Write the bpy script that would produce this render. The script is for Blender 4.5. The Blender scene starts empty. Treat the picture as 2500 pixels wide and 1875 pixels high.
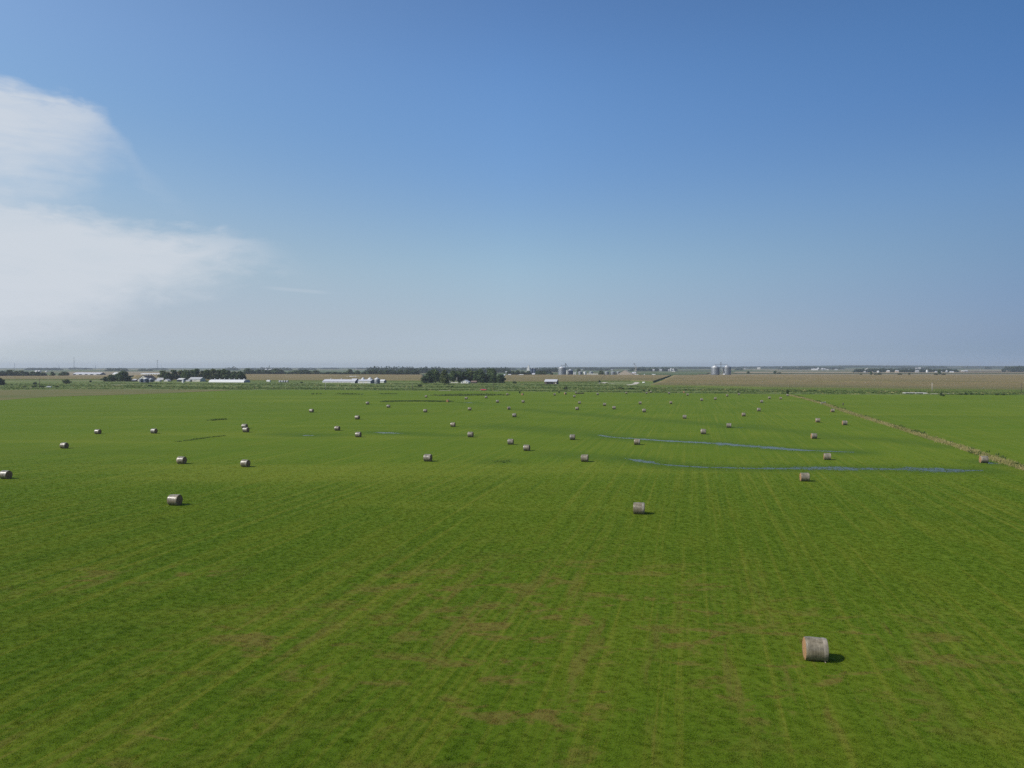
import bpy, bmesh, math, random
import numpy as np
from mathutils import Vector, Matrix

random.seed(7)
RNG = np.random.default_rng(11)
SC = bpy.context.scene
COL = SC.collection
R = math.radians

SKY_S = 0.10                                  # sky strength
CLOUD_C = (6.45, 6.9, 7.5)                    # cloud radiance / SKY_S
TUFT_D = 16.0                                 # grass tufts per square metre near the camera
HAZE_D, HAZE_C = 7.2e-5, (0.66, 0.725, 0.81)    # air density and colour

# ------------------------------------------------------------------ camera
# photograph 2500 x 1875, drone at 22 m, horizon a little above mid-height
F_PX, CX, CY, HOR, CAM_H = 1790.0, 1250.0, 937.5, 896.5, 22.0
PITCH = math.atan((CY - HOR) / F_PX)
cam = bpy.data.cameras.new('camera')
cam.sensor_width = 36.0
cam.lens = 36.0 * F_PX / 2500.0
cam.clip_start, cam.clip_end = 0.5, 60000.0
cam_o = bpy.data.objects.new('camera', cam)
cam_o.location = (0, 0, CAM_H)
cam_o.rotation_euler = (R(90) - PITCH, 0, 0)
COL.objects.link(cam_o)
SC.camera = cam_o

SC.view_settings.view_transform = 'Standard'
SC.view_settings.look = 'None'
SC.view_settings.exposure = 0.0
SC.view_settings.gamma = 1.0
SC.render.engine = 'CYCLES'
SC.cycles.use_denoising = False
SC.cycles.max_bounces = 5
SC.cycles.transparent_max_bounces = 8
SC.cycles.volume_bounces = 0
SC.cycles.sample_clamp_indirect = 4.0
SC.cycles.use_adaptive_sampling = False

# ------------------------------------------------------------------ node helper
class NT:
    def __init__(s, tree):
        s.t = tree
    def new(s, kind, **kw):
        n = s.t.nodes.new(kind)
        for k, v in kw.items():
            setattr(n, k, v)
        return n
    def put(s, sock, v):
        if isinstance(v, bpy.types.NodeSocket):
            s.t.links.new(v, sock)
        elif v is not None:
            if sock.type == 'RGBA' and isinstance(v, (tuple, list)) and len(v) == 3:
                v = tuple(v) + (1.0,)
            sock.default_value = v
    def m(s, op, a, b=None, c=None, clamp=False):
        n = s.new('ShaderNodeMath', operation=op, use_clamp=clamp)
        for i, v in enumerate((a, b, c)):
            if v is not None:
                s.put(n.inputs[i], v)
        return n.outputs[0]
    def vm(s, op, a, b=None):
        n = s.new('ShaderNodeVectorMath', operation=op)
        s.put(n.inputs[0], a)
        if b is not None:
            s.put(n.inputs[1], b)
        return n.outputs[1] if op in ('DOT_PRODUCT', 'LENGTH') else n.outputs[0]
    def mix(s, f, a, b, blend='MIX'):
        n = s.new('ShaderNodeMix', data_type='RGBA', blend_type=blend)
        s.put(n.inputs[0], f); s.put(n.inputs[6], a); s.put(n.inputs[7], b)
        return n.outputs[2]
    def mixf(s, f, a, b):
        n = s.new('ShaderNodeMix', data_type='FLOAT')
        s.put(n.inputs[0], f); s.put(n.inputs[2], a); s.put(n.inputs[3], b)
        return n.outputs[0]
    def noise(s, vec, scale=1.0, detail=2.0, rough=0.5, dist=0.0):
        n = s.new('ShaderNodeTexNoise')
        s.put(n.inputs['Vector'], vec)
        n.inputs['Scale'].default_value = scale
        n.inputs['Detail'].default_value = detail
        n.inputs['Roughness'].default_value = rough
        n.inputs['Distortion'].default_value = dist
        return n.outputs['Fac']
    def step(s, v, lo, hi, a=0.0, b=1.0, smooth=True):
        n = s.new('ShaderNodeMapRange', interpolation_type='SMOOTHSTEP' if smooth else 'LINEAR', clamp=True)
        s.put(n.inputs[0], v); s.put(n.inputs[1], lo); s.put(n.inputs[2], hi)
        s.put(n.inputs[3], a); s.put(n.inputs[4], b)
        return n.outputs[0]
    def ramp(s, f, stops, interp='LINEAR'):
        n = s.new('ShaderNodeValToRGB')
        n.color_ramp.interpolation = interp
        e = n.color_ramp.elements
        while len(e) < len(stops):
            e.new(0.5)
        for i, (p, c) in enumerate(stops):
            e[i].position = p
            e[i].color = tuple(c) + (1.0,) if len(c) == 3 else c
        s.put(n.inputs[0], f)
        return n.outputs[0]
    def xyz(s, v):
        n = s.new('ShaderNodeSeparateXYZ'); s.put(n.inputs[0], v)
        return n.outputs
    def vec(s, x, y, z):
        n = s.new('ShaderNodeCombineXYZ')
        for i, v in enumerate((x, y, z)):
            s.put(n.inputs[i], v)
        return n.outputs[0]
    def scale(s, v, sx, sy, sz, rz=0.0):
        n = s.new('ShaderNodeMapping', vector_type='POINT')
        s.put(n.inputs['Vector'], v)
        n.inputs['Rotation'].default_value = (0, 0, rz)
        n.inputs['Scale'].default_value = (sx, sy, sz)
        return n.outputs[0]

def material(name, rough=0.8):
    m = bpy.data.materials.new(name)
    m.use_nodes = True
    nt = NT(m.node_tree)
    b = m.node_tree.nodes['Principled BSDF']
    b.inputs['Roughness'].default_value = rough
    b.inputs['Specular IOR Level'].default_value = 0.3
    return m, nt, b

# ------------------------------------------------------------------ daylight
SUN_EL, SUN_AZ = R(43.0), R(-108.0)          # sun off to the left, a little behind the camera
to_sun = Vector((math.sin(SUN_AZ) * math.cos(SUN_EL), math.cos(SUN_AZ) * math.cos(SUN_EL), math.sin(SUN_EL)))
sun = bpy.data.lights.new('sun', 'SUN')
sun.energy, sun.angle, sun.color = 4.9, R(0.53), (1.0, 0.955, 0.88)
sun_o = bpy.data.objects.new('sun', sun)
sun_o.rotation_euler = to_sun.to_track_quat('Z', 'Y').to_euler()
sun_o.location = (0, 0, 200)
COL.objects.link(sun_o)

world = bpy.data.worlds.new('World')
SC.world = world
world.use_nodes = True
w = NT(world.node_tree)
bg = world.node_tree.nodes['Background']
sky = w.new('ShaderNodeTexSky', sky_type='NISHITA', sun_disc=False, sun_elevation=SUN_EL,
            sun_rotation=SUN_AZ, altitude=300.0, air_density=1.0, dust_density=1.2, ozone_density=2.2)
d = w.new('ShaderNodeTexCoord').outputs['Generated']
dx, dy, dz = w.xyz(d)
az = w.m('ARCTAN2', dx, dy)                                  # 0 straight ahead, + to the right
el = w.m('ARCSINE', w.m('MAXIMUM', dz, 0.0))
# summer haze tint of the sky: Nishita scaled by elevation, stronger blue away from the sun
TINT = (
    (-0.61, [(0.0, (1.60, 1.86, 2.48)), (0.017, (1.22, 1.39, 1.88)), (0.044, (1.12, 1.11, 1.38)), (0.113, (1.33, 1.18, 1.13)),
             (0.20, (1.39, 1.35, 1.25)), (0.30, (1.25, 1.39, 1.40)), (0.39, (1.33, 1.46, 1.52))]),
    (0.0, [(0.0, (1.62, 1.88, 2.50)), (0.020, (1.17, 1.34, 1.86)), (0.054, (1.04, 1.06, 1.29)), (0.137, (1.17, 1.21, 1.21)),
           (0.245, (1.07, 1.27, 1.42)), (0.36, (1.03, 1.34, 1.60)), (0.46, (0.935, 1.23, 1.52))]),
    (0.61, [(0.0, (0.76, 0.99, 1.62)), (0.017, (0.52, 0.69, 1.17)), (0.044, (0.47, 0.56, 0.88)), (0.113, (0.54, 0.62, 0.78)),
            (0.20, (0.61, 0.76, 0.92)), (0.30, (0.55, 0.79, 1.05)), (0.39, (0.544, 0.84, 1.125))]))
tint = []
for _, st in TINT:
    tint.append(w.ramp(el, [(e, tuple(min(1.0, c / 2.5) for c in rgb)) for e, rgb in st], 'CARDINAL'))
t = w.mix(w.step(az, TINT[0][0], TINT[1][0], 0, 1, False), tint[0], tint[1])
t = w.mix(w.step(az, TINT[1][0], TINT[2][0], 0, 1, False), t, tint[2])
t = w.vm('MULTIPLY', t, (2.5, 2.5, 2.5))
col = w.mix(1.0, sky.outputs[0], t, 'MULTIPLY')
# thin high cloud in the left of the sky: two soft-edged sheets
cv = w.scale(w.vec(az, el, 0.0), 1.0, 1.0, 1.0, 0.0)
n_big = w.noise(w.scale(cv, 3.0, 6.0, 1.0, R(-20)), 2.2, 5.0, 0.55, 0.4)
n_str = w.noise(w.scale(cv, 3.0, 14.0, 1.0, R(-16)), 2.6, 6.0, 0.6, 0.9)
n_fin = w.noise(w.scale(cv, 9.0, 24.0, 1.0, R(-20)), 3.0, 6.0, 0.6, 0.3)
wob = w.m('MULTIPLY_ADD', n_big, 0.06, -0.03)
wob = w.m('ADD', wob, w.m('MULTIPLY_ADD', n_fin, 0.035, -0.0175))
def cloud(top, bot, soft_t, soft_b, amount):
    ft = w.new('ShaderNodeFloatCurve'); fb = w.new('ShaderNodeFloatCurve')
    u = w.step(az, -0.80, 0.0, 0.0, 1.0, False)
    for n, pts in ((ft, top), (fb, bot)):
        c = n.mapping.curves[0]
        c.points[0].location = pts[0]; c.points[1].location = pts[-1]
        for p in pts[1:-1]:
            c.points.new(*p)
        n.mapping.update()
        w.put(n.inputs['Value'], u)
    a = w.step(w.m('SUBTRACT', w.m('ADD', ft.outputs[0], wob), el), 0.0, soft_t)
    b = w.step(w.m('SUBTRACT', el, w.m('ADD', fb.outputs[0], w.m('MULTIPLY', wob, 1.6))), -soft_b * 0.5, soft_b)
    return w.m('MULTIPLY', w.m('MULTIPLY', a, b), amount)
def cpt(x, y):
    return ((math.atan((x - CX) / F_PX) + 0.80) / 0.80, math.atan2(HOR - y, math.hypot(F_PX, x - CX)))
c1 = cloud([(0.0, 0.40), cpt(0, 172), cpt(150, 210), cpt(250, 250), cpt(315, 325), cpt(380, 430), (1.0, 0.05)],
           [(0.0, 0.22), cpt(0, 540), cpt(110, 505), cpt(220, 440), cpt(310, 360), cpt(380, 430), (1.0, 0.2)], 0.026, 0.11, 0.86)
c2 = cloud([(0.0, 0.28), cpt(0, 440), cpt(200, 490), cpt(420, 548), cpt(600, 560), cpt(700, 606), cpt(790, 660), (1.0, 0.0)],
           [(0.0, 0.0), cpt(0, 850), cpt(200, 820), cpt(420, 730), cpt(560, 662), cpt(700, 628), cpt(790, 640), (1.0, 0.1)], 0.034, 0.06, 0.86)
c1 = w.m('MULTIPLY', c1, w.step(n_str, 0.25, 0.60, 0.70, 1.0))
c2 = w.m('MULTIPLY', c2, w.step(n_str, 0.22, 0.58, 0.85, 1.0))
wisp = w.m('MULTIPLY', w.m('MULTIPLY', w.step(az, -0.335, -0.30), w.step(az, -0.235, -0.265)),
           w.step(w.m('ABSOLUTE', w.m('SUBTRACT', el, w.m('ADD', 0.1005, w.m('MULTIPLY', w.m('ADD', az, 0.29), -0.06)))), 0.0035, 0.0004))
cl = w.m('MAXIMUM', w.m('MAXIMUM', c1, c2), w.m('MULTIPLY', wisp, 0.17))
cl = w.m('MULTIPLY', cl, w.step(dy, 0.1, 0.3), clamp=True)
col = w.mix(cl, col, CLOUD_C)
w.put(bg.inputs['Color'], col)
bg.inputs['Strength'].default_value = SKY_S

# ------------------------------------------------------------------ places
GRID = R(-14.0)                               # section roads and field rows run 14 degrees right of the view
GX = Vector((math.cos(GRID), math.sin(GRID), 0.0))     # along the cross roads
GY = Vector((-math.sin(GRID), math.cos(GRID), 0.0))    # along the field rows

def ray(x, y):
    u, v = (x - CX) / F_PX, (CY - y) / F_PX
    return (u, math.cos(PITCH) + v * math.sin(PITCH), v * math.cos(PITCH) - math.sin(PITCH))
def G(x, y, z=0.0):
    """ground point seen at photograph position x, y"""
    r = ray(x, y)
    t = (z - CAM_H) / r[2]
    return Vector((r[0] * t, r[1] * t, z))
def at_dist(x, Y):
    """ground point in column x at distance Y"""
    u = (x - CX) / F_PX
    r = ray(x, HOR + 3)
    return Vector((r[0] / r[1] * Y, Y, 0.0))
def mpp(Y):
    return Y / F_PX
def height_at(x, y, Y):
    r = ray(x, y)
    return CAM_H + r[2] / r[1] * Y

# ------------------------------------------------------------------ building blocks
def tag(o, label=None, cat=None, group=None, kind=None):
    for k, v in (('label', label), ('category', cat), ('group', group), ('kind', kind)):
        if v:
            o[k] = v
    return o
def empty(name, loc, rz=0.0, sc=None):
    o = bpy.data.objects.new(name, None)
    o.empty_display_size = 0.5
    o.location = loc
    o.rotation_euler = (0, 0, rz)
    if sc:
        o.scale = sc
    COL.objects.link(o)
    return o
def link(name, me, parent=None, loc=None, rz=0.0):
    o = bpy.data.objects.new(name, me)
    if parent:
        o.parent = parent
    if loc is not None:
        o.location = loc
    if rz:
        o.rotation_euler = (0, 0, rz)
    COL.objects.link(o)
    return o
def copy_tree(o, parent=None):
    c = o.copy()
    COL.objects.link(c)
    if parent:
        c.parent = parent
    for ch in list(o.children):
        copy_tree(ch, c)
    return c

class MB:
    """collects simple shapes into one mesh"""
    def __init__(s):
        s.v, s.f, s.smooth = [], [], []
    def add(s, vs, fs, smooth=False):
        b = len(s.v)
        s.v += [tuple(v) for v in vs]
        s.f += [tuple(i + b for i in f) for f in fs]
        s.smooth += [smooth] * len(fs)
        return s
    def box(s, x0, x1, y0, y1, z0, z1):
        vs = [(x, y, z) for z in (z0, z1) for y in (y0, y1) for x in (x0, x1)]
        return s.add(vs, [(0, 2, 3, 1), (4, 5, 7, 6), (0, 1, 5, 4), (2, 6, 7, 3), (0, 4, 6, 2), (1, 3, 7, 5)])
    def bar(s, a, b, r, n=6, r2=None):
        a, b = Vector(a), Vector(b)
        d = (b - a)
        if d.length < 1e-6:
            return s
        q = d.normalized().to_track_quat('Z', 'Y').to_matrix()
        r2 = r if r2 is None else r2
        vs = []
        for p, rr in ((a, r), (b, r2)):
            for k in range(n):
                t = 2 * math.pi * k / n
                vs.append(p + q @ Vector((math.cos(t) * rr, math.sin(t) * rr, 0)))
        fs = [(k, (k + 1) % n, n + (k + 1) % n, n + k) for k in range(n)]
        fs += [tuple(range(n - 1, -1, -1)), tuple(range(n, 2 * n))]
        return s.add(vs, fs, n > 6)
    def lathe(s, prof, n=28, cx=0.0, cy=0.0, smooth=True):
        vs, fs = [], []
        for r, z in prof:
            for k in range(n):
                t = 2 * math.pi * k / n
                vs.append((cx + r * math.cos(t), cy + r * math.sin(t), z))
        for i in range(len(prof) - 1):
            for k in range(n):
                k2 = (k + 1) % n
                fs.append((i * n + k, i * n + k2, (i + 1) * n + k2, (i + 1) * n + k))
        return s.add(vs, fs, smooth)
    def mesh(s, name, mat=None):
        me = bpy.data.meshes.new(name)
        me.from_pydata(s.v, [], s.f)
        me.polygons.foreach_set('use_smooth', s.smooth)
        if mat:
            me.materials.append(mat)
        me.update()
        return me
    def put(s, name, mat, parent=None, loc=None, rz=0.0):
        return link(name, s.mesh(name, mat), parent, loc, rz)

def array_mesh(name, V, Fq, mat, k=4):
    me = bpy.data.meshes.new(name)
    V = np.asarray(V, np.float32); Fq = np.asarray(Fq, np.int32)
    me.vertices.add(len(V)); me.vertices.foreach_set('co', V.ravel())
    me.loops.add(Fq.size); me.loops.foreach_set('vertex_index', Fq.ravel())
    me.polygons.add(len(Fq))
    me.polygons.foreach_set('loop_start', np.arange(0, Fq.size, k, dtype=np.int32))
    me.polygons.foreach_set('loop_total', np.full(len(Fq), k, np.int32))
    if mat:
        me.materials.append(mat)
    me.update(calc_edges=True)
    me.validate()
    return me

def leaf_quads(C, N, S, rng, jit=0.7):
    """one small leaf clump (a bent quad) per centre"""
    n = len(C)
    N = N + rng.normal(0, jit, (n, 3))
    N /= np.linalg.norm(N, axis=1)[:, None] + 1e-9
    A = np.cross(N, rng.normal(0, 1, (n, 3)))
    A /= np.linalg.norm(A, axis=1)[:, None] + 1e-9
    B = np.cross(N, A)
    S = np.asarray(S).reshape(-1, 1)
    a = S * rng.uniform(0.7, 1.25, (n, 1)); b = S * rng.uniform(0.5, 1.0, (n, 1))
    lift = N * S * rng.uniform(-0.25, 0.25, (n, 1))
    V = np.stack([C - A * a, C - B * b + lift, C + A * a, C + B * b - lift], 1).reshape(-1, 3)
    return V, np.arange(4 * n).reshape(-1, 4)

def lobe_points(lobes, per, rng, shell=0.75):
    """points near the surface of many ellipsoid lobes (cx, cy, cz, rx, ry, rz)"""
    C, N, = [], []
    for l in lobes:
        n = max(6, int(per * (l[3] * l[5])))
        d = rng.normal(0, 1, (n, 3))
        d /= np.linalg.norm(d, axis=1)[:, None]
        r = shell + (1.06 - shell) * rng.random((n, 1)) ** 0.6
        C.append(np.array(l[:3]) + d * r * np.array(l[3:6]))
        N.append(d)
    return np.concatenate(C), np.concatenate(N)

# ------------------------------------------------------------------ materials
def plain(name, c, rough=0.7, metal=0.0, spec=0.3, var=0.12, scale=0.6, bump=0.0):
    m, nt, b = material(name, rough)
    p = nt.new('ShaderNodeTexCoord').outputs['Object']
    n = nt.noise(p, scale, 4, 0.6)
    lo = tuple(x * (1 - var) for x in c); hi = tuple(min(1.0, x * (1 + var)) for x in c)
    nt.put(b.inputs['Base Color'], nt.ramp(n, [(0.3, lo), (0.7, hi)]))
    b.inputs['Metallic'].default_value = metal
    b.inputs['Specular IOR Level'].default_value = spec
    return m

def ribbed(name, c, rough=0.5, metal=0.0, pitch=0.3, axis=0, var=0.1, strength=0.35):
    """sheet metal with ribs across one axis"""
    m, nt, b = material(name, rough)
    p = nt.new('ShaderNodeTexCoord').outputs['Object']
    n = nt.noise(p, 0.35, 4, 0.6)
    nt.put(b.inputs['Base Color'], nt.ramp(n, [(0.3, tuple(x * (1 - var) for x in c)), (0.7, tuple(min(1, x * (1 + var)) for x in c))]))
    b.inputs['Metallic'].default_value = metal
    s = nt.m('SINE', nt.m('MULTIPLY', nt.xyz(p)[axis], 2 * math.pi / pitch))
    bp = nt.new('ShaderNodeBump'); bp.inputs['Strength'].default_value = strength; bp.inputs['Distance'].default_value = pitch * 0.15
    nt.put(bp.inputs['Height'], s)
    nt.put(b.inputs['Normal'], bp.outputs[0])
    return m

def foliage(name, c0, c1, c2, trans=0.25, patch=0.12):
    m, nt, b = material(name, 0.75)
    b.inputs['Specular IOR Level'].default_value = 0.15
    geo = nt.new('ShaderNodeNewGeometry')
    rnd = geo.outputs['Random Per Island']
    n = nt.noise(geo.outputs['Position'], patch, 2, 0.5)
    f = nt.m('ADD', nt.m('MULTIPLY', rnd, 0.65), nt.m('MULTIPLY', nt.step(n, 0.3, 0.7), 0.35))
    c = nt.ramp(f, [(0.0, c0), (0.5, c1), (1.0, c2)])
    nt.put(b.inputs['Base Color'], c)
    tr = nt.new('ShaderNodeBsdfTranslucent')
    nt.put(tr.inputs['Color'], c)
    mx = nt.new('ShaderNodeMixShader'); mx.inputs[0].default_value = trans
    nt.t.links.new(b.outputs[0], mx.inputs[1]); nt.t.links.new(tr.outputs[0], mx.inputs[2])
    nt.t.links.new(mx.outputs[0], nt.t.nodes['Material Output'].inputs['Surface'])
    return m

M = {}
M['white'] = ribbed('white_sheet_metal', (0.54, 0.54, 0.53), 0.5, 0, 0.9, 0, 0.05)
M['white_paint'] = plain('white_paint', (0.60, 0.59, 0.56), 0.6, var=0.06)
M['village'] = plain('weathered_white_wall', (0.30, 0.295, 0.29), 0.7, var=0.12)
M['cream'] = plain('cream_boards', (0.55, 0.52, 0.45), 0.7, var=0.1)
M['grey_roof'] = ribbed('grey_sheet_roof', (0.33, 0.33, 0.33), 0.5, 0, 0.9, 0, 0.1)
M['pale_roof'] = ribbed('pale_sheet_roof', (0.43, 0.43, 0.45), 0.5, 0, 0.9, 0, 0.08)
M['dark_roof'] = plain('dark_shingles', (0.06, 0.055, 0.055), 0.85, var=0.25)
M['brown_roof'] = plain('brown_shingles', (0.17, 0.12, 0.10), 0.85, var=0.2)
M['old_wood'] = ribbed('weathered_boards', (0.105, 0.085, 0.07), 0.9, 0, 0.4, 0, 0.25)
M['red_wall'] = plain('red_brown_wall', (0.20, 0.10, 0.08), 0.85, var=0.2)
M['tan_metal'] = ribbed('tan_sheet_metal', (0.40, 0.33, 0.26), 0.6, 0, 0.9, 0, 0.06)
M['galv'] = ribbed('galvanised_steel', (0.20, 0.215, 0.23), 0.48, 0.5, 0.9, 2, 0.08, 0.6)
M['galv_dark'] = ribbed('dark_blue_steel', (0.045, 0.065, 0.11), 0.35, 0.3, 1.4, 2, 0.1, 0.3)
M['galv_roof'] = plain('galvanised_roof', (0.42, 0.43, 0.44), 0.5, 0.3, var=0.08)
M['steel'] = plain('steel_frame', (0.20, 0.22, 0.24), 0.5, 0.3, var=0.1)
M['concrete'] = plain('pale_concrete', (0.46, 0.45, 0.42), 0.85, var=0.1)
M['opening'] = plain('dark_opening', (0.02, 0.02, 0.02), 0.9, var=0.1)
M['glass'] = plain('window_glass', (0.03, 0.04, 0.05), 0.08, 0, 0.6, 0.1)
M['pole_wood'] = plain('pole_wood', (0.075, 0.06, 0.05), 0.9, var=0.2)
M['pole_pale'] = plain('pale_pole', (0.40, 0.37, 0.33), 0.8, var=0.1)
M['bark'] = plain('bark', (0.075, 0.06, 0.045), 0.95, var=0.3, scale=2.0)
M['gravel'] = plain('gravel', (0.40, 0.36, 0.30), 0.95, var=0.15, scale=0.15)
M['leaf'] = foliage('tree_leaves', (0.034, 0.058, 0.016), (0.062, 0.098, 0.028), (0.110, 0.150, 0.046))
M['leaf_olive'] = foliage('olive_leaves', (0.052, 0.070, 0.020), (0.090, 0.115, 0.034), (0.140, 0.165, 0.052))
M['leaf_dark'] = foliage('dark_leaves', (0.024, 0.042, 0.015), (0.044, 0.072, 0.024), (0.080, 0.114, 0.038))
M['leaf_shrub'] = foliage('shrub_leaves', (0.025, 0.048, 0.014), (0.042, 0.075, 0.02), (0.07, 0.11, 0.03))
M['leaf_far'] = foliage('distant_leaves', (0.014, 0.028, 0.012), (0.024, 0.042, 0.017), (0.040, 0.060, 0.024), patch=0.02)
M['weed'] = foliage('rough_weeds', (0.085, 0.130, 0.030), (0.135, 0.185, 0.045), (0.21, 0.24, 0.075), 0.45, 0.03)
M['dry'] = foliage('dry_grass', (0.19, 0.21, 0.055), (0.35, 0.31, 0.115), (0.50, 0.42, 0.20), 0.45, 0.09)
M['bracken'] = foliage('tall_dark_grass', (0.060, 0.105, 0.022), (0.100, 0.150, 0.034), (0.150, 0.190, 0.052), 0.45, 0.2)

# ------------------------------------------------------------------ the ground
def field_rows(nt, P):
    """world position turned so that x runs across the mowing rows and y along them"""
    return nt.scale(P, 1, 1, 1, -GRID)

def grass_colour(nt, P, wet=None, bare=None):
    """mown hay regrowth: broad patches, mowing rows, fine tufts"""
    rp = field_rows(nt, P)
    rx, ry, _ = nt.xyz(rp)
    big = nt.noise(P, 0.013, 3, 0.55, 0.5)
    vast = nt.noise(P, 0.0055, 2, 0.5, 0.3)
    mid = nt.noise(nt.scale(rp, 0.16, 0.05, 1), 1.0, 4, 0.6, 0.4)
    blot = nt.noise(P, 0.22, 4, 0.65, 0.5)
    wander = nt.noise(nt.scale(rp, 0.05, 0.02, 1), 1.0, 2, 0.5)
    rows = nt.m('SINE', nt.m('ADD', nt.m('MULTIPLY', rx, 2 * math.pi / 2.9), nt.m('MULTIPLY', wander, 4.0)))
    rows2 = nt.m('SINE', nt.m('ADD', nt.m('MULTIPLY', rx, 2 * math.pi / 0.83), nt.m('MULTIPLY', wander, 9.0)))
    where = nt.step(nt.noise(nt.scale(rp, 0.05, 0.012, 1), 1.0, 3, 0.6), 0.38, 0.62)
    stripe = nt.noise(nt.scale(rp, 0.95, 0.010, 1), 1.0, 4, 0.7)
    cross = nt.noise(nt.scale(P, 0.012, 0.11, 1), 1.0, 4, 0.6, 0.3)
    cross2 = nt.noise(nt.scale(P, 0.0045, 0.036, 1), 1.0, 4, 0.62, 0.4)
    tuft = nt.noise(P, 2.6, 4, 0.7)
    fine = nt.noise(P, 9.0, 3, 0.7)
    base = nt.mix(nt.step(big, 0.35, 0.66), (0.0406, 0.0735, 0.0022), (0.0556, 0.0876, 0.0034))
    base = nt.mix(nt.m('MULTIPLY', nt.step(vast, 0.56, 0.40), 0.5), base, (0.0401, 0.0779, 0.0022))
    base = nt.mix(nt.m('MULTIPLY', nt.step(mid, 0.42, 0.70), 0.50), base, (0.0746, 0.0930, 0.0055))
    base = nt.mix(nt.m('MULTIPLY', nt.step(blot, 0.46, 0.30), 0.28), base, (0.0334, 0.0704, 0.0025))
    base = nt.mix(nt.m('MULTIPLY', nt.step(blot, 0.54, 0.72), 0.28), base, (0.0812, 0.0973, 0.0067))
    r = nt.m('MULTIPLY', nt.m('ADD', nt.m('MULTIPLY', rows, 0.5), nt.m('MULTIPLY', rows2, 0.5)), where)
    base = nt.mix(nt.m('MULTIPLY', nt.step(r, 0.05, 1.0), 0.50), base, (0.0890, 0.1006, 0.0108))
    base = nt.mix(nt.m('MULTIPLY', nt.step(r, -0.05, -1.0), 0.55), base, (0.0289, 0.0584, 0.0020))
    base = nt.mix(nt.m('MULTIPLY', nt.step(stripe, 0.51, 0.68), 0.85), base, (0.0913, 0.1038, 0.0102))
    base = nt.mix(nt.m('MULTIPLY', nt.step(stripe, 0.47, 0.31), 0.80), base, (0.0278, 0.0606, 0.0020))
    base = nt.mix(nt.m('MULTIPLY', nt.step(cross, 0.53, 0.75), 0.42), base, (0.0334, 0.0606, 0.0022))
    base = nt.mix(nt.m('MULTIPLY', nt.step(cross2, 0.53, 0.70), 0.60), base, (0.0356, 0.0627, 0.0024))
    base = nt.mix(nt.m('MULTIPLY', nt.step(cross2, 0.46, 0.30), 0.60), base, (0.0957, 0.1114, 0.0108))
    v = nt.m('ADD', nt.m('MULTIPLY_ADD', tuft, 0.85, 0.60), nt.m('MULTIPLY_ADD', fine, 1.0, -0.5))
    base = nt.mix(1.0, base, nt.vec(v, v, v), 'MULTIPLY')
    if wet is not None:
        wn = nt.m('MULTIPLY', wet, nt.step(nt.noise(nt.scale(P, 0.05, 0.4, 1), 1.0, 4, 0.6), 0.2, 0.55, 0.6, 1.0))
        base = nt.mix(wn, base, (0.017, 0.046, 0.0036))
    if bare is not None:
        bn = nt.noise(nt.scale(P, 0.17, 0.34, 1), 1.0, 5, 0.65, 0.6)
        tr = nt.noise(nt.scale(rp, 0.55, 0.06, 1), 1.0, 4, 0.6, 0.3)
        k = nt.m('MAXIMUM', nt.step(bn, 0.52, 0.62), nt.m('MULTIPLY', nt.step(tr, 0.54, 0.66), 0.75))
        k = nt.m('MULTIPLY', nt.m('MULTIPLY', k, bare), nt.step(fine, 0.32, 0.62, 0.45, 1.0), clamp=True)
        base = nt.mix(nt.m('MULTIPLY', k, 0.72), base, (0.124, 0.068, 0.028))
    return base, tuft, fine, stripe

def seg_dist(X, Y, pts):
    D = np.full(X.shape, 1e9); T = np.zeros(X.shape)
    acc = 0.0
    for a, b in zip(pts[:-1], pts[1:]):
        ax, ay, bx, by = a[0], a[1], b[0], b[1]
        L2 = (bx - ax) ** 2 + (by - ay) ** 2
        t = np.clip(((X - ax) * (bx - ax) + (Y - ay) * (by - ay)) / L2, 0, 1)
        d = np.hypot(X - ax - t * (bx - ax), Y - ay - t * (by - ay))
        D = np.minimum(D, d)
    return D

# runs of standing water (photograph positions, half-width in metres)
PUDDLES = [
    [(1462, 1062, .5), (1500, 1068, 1.5), (1560, 1071.5, 1.6), (1620, 1076, 1.1), (1680, 1079, 2.0), (1740, 1082, 1.8), (1800, 1086.5, 3.4), (1870, 1092, 2.9), (1915, 1096, 1.8), (1960, 1099, 1.2), (2030, 1102, 1.2), (2085, 1104, .6)],
    [(1525, 1119.5, .4), (1555, 1123.5, 1.3), (1590, 1129, 1.2), (1615, 1134, .5), (1660, 1137.5, 1.2), (1715, 1140.5, .9), (1770, 1142, .8), (1850, 1144, .9), (1910, 1144, 1.7), (2000, 1143.5, 1.9), (2080, 1144.5, 2.2), (2170, 1145.5, 1.7), (2250, 1147, 2.6), (2330, 1148, 2.2), (2400, 1148.5, .6)],
    [(915, 1055.6, .4), (945, 1057, 1.5), (985, 1058.2, .4)],
    [(740, 1062.8, .4), (752, 1063, .9), (766, 1063.2, .4)],
    [(1788, 1043, .4), (1800, 1043.2, 1.2), (1813, 1043.6, .4)],
    [(2408, 1128.5, .4), (2424, 1131, .9), (2442, 1133, .4)],
    [(1132, 982.6, .4), (1142, 983, 1.3), (1154, 983.6, .4)],
]
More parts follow.
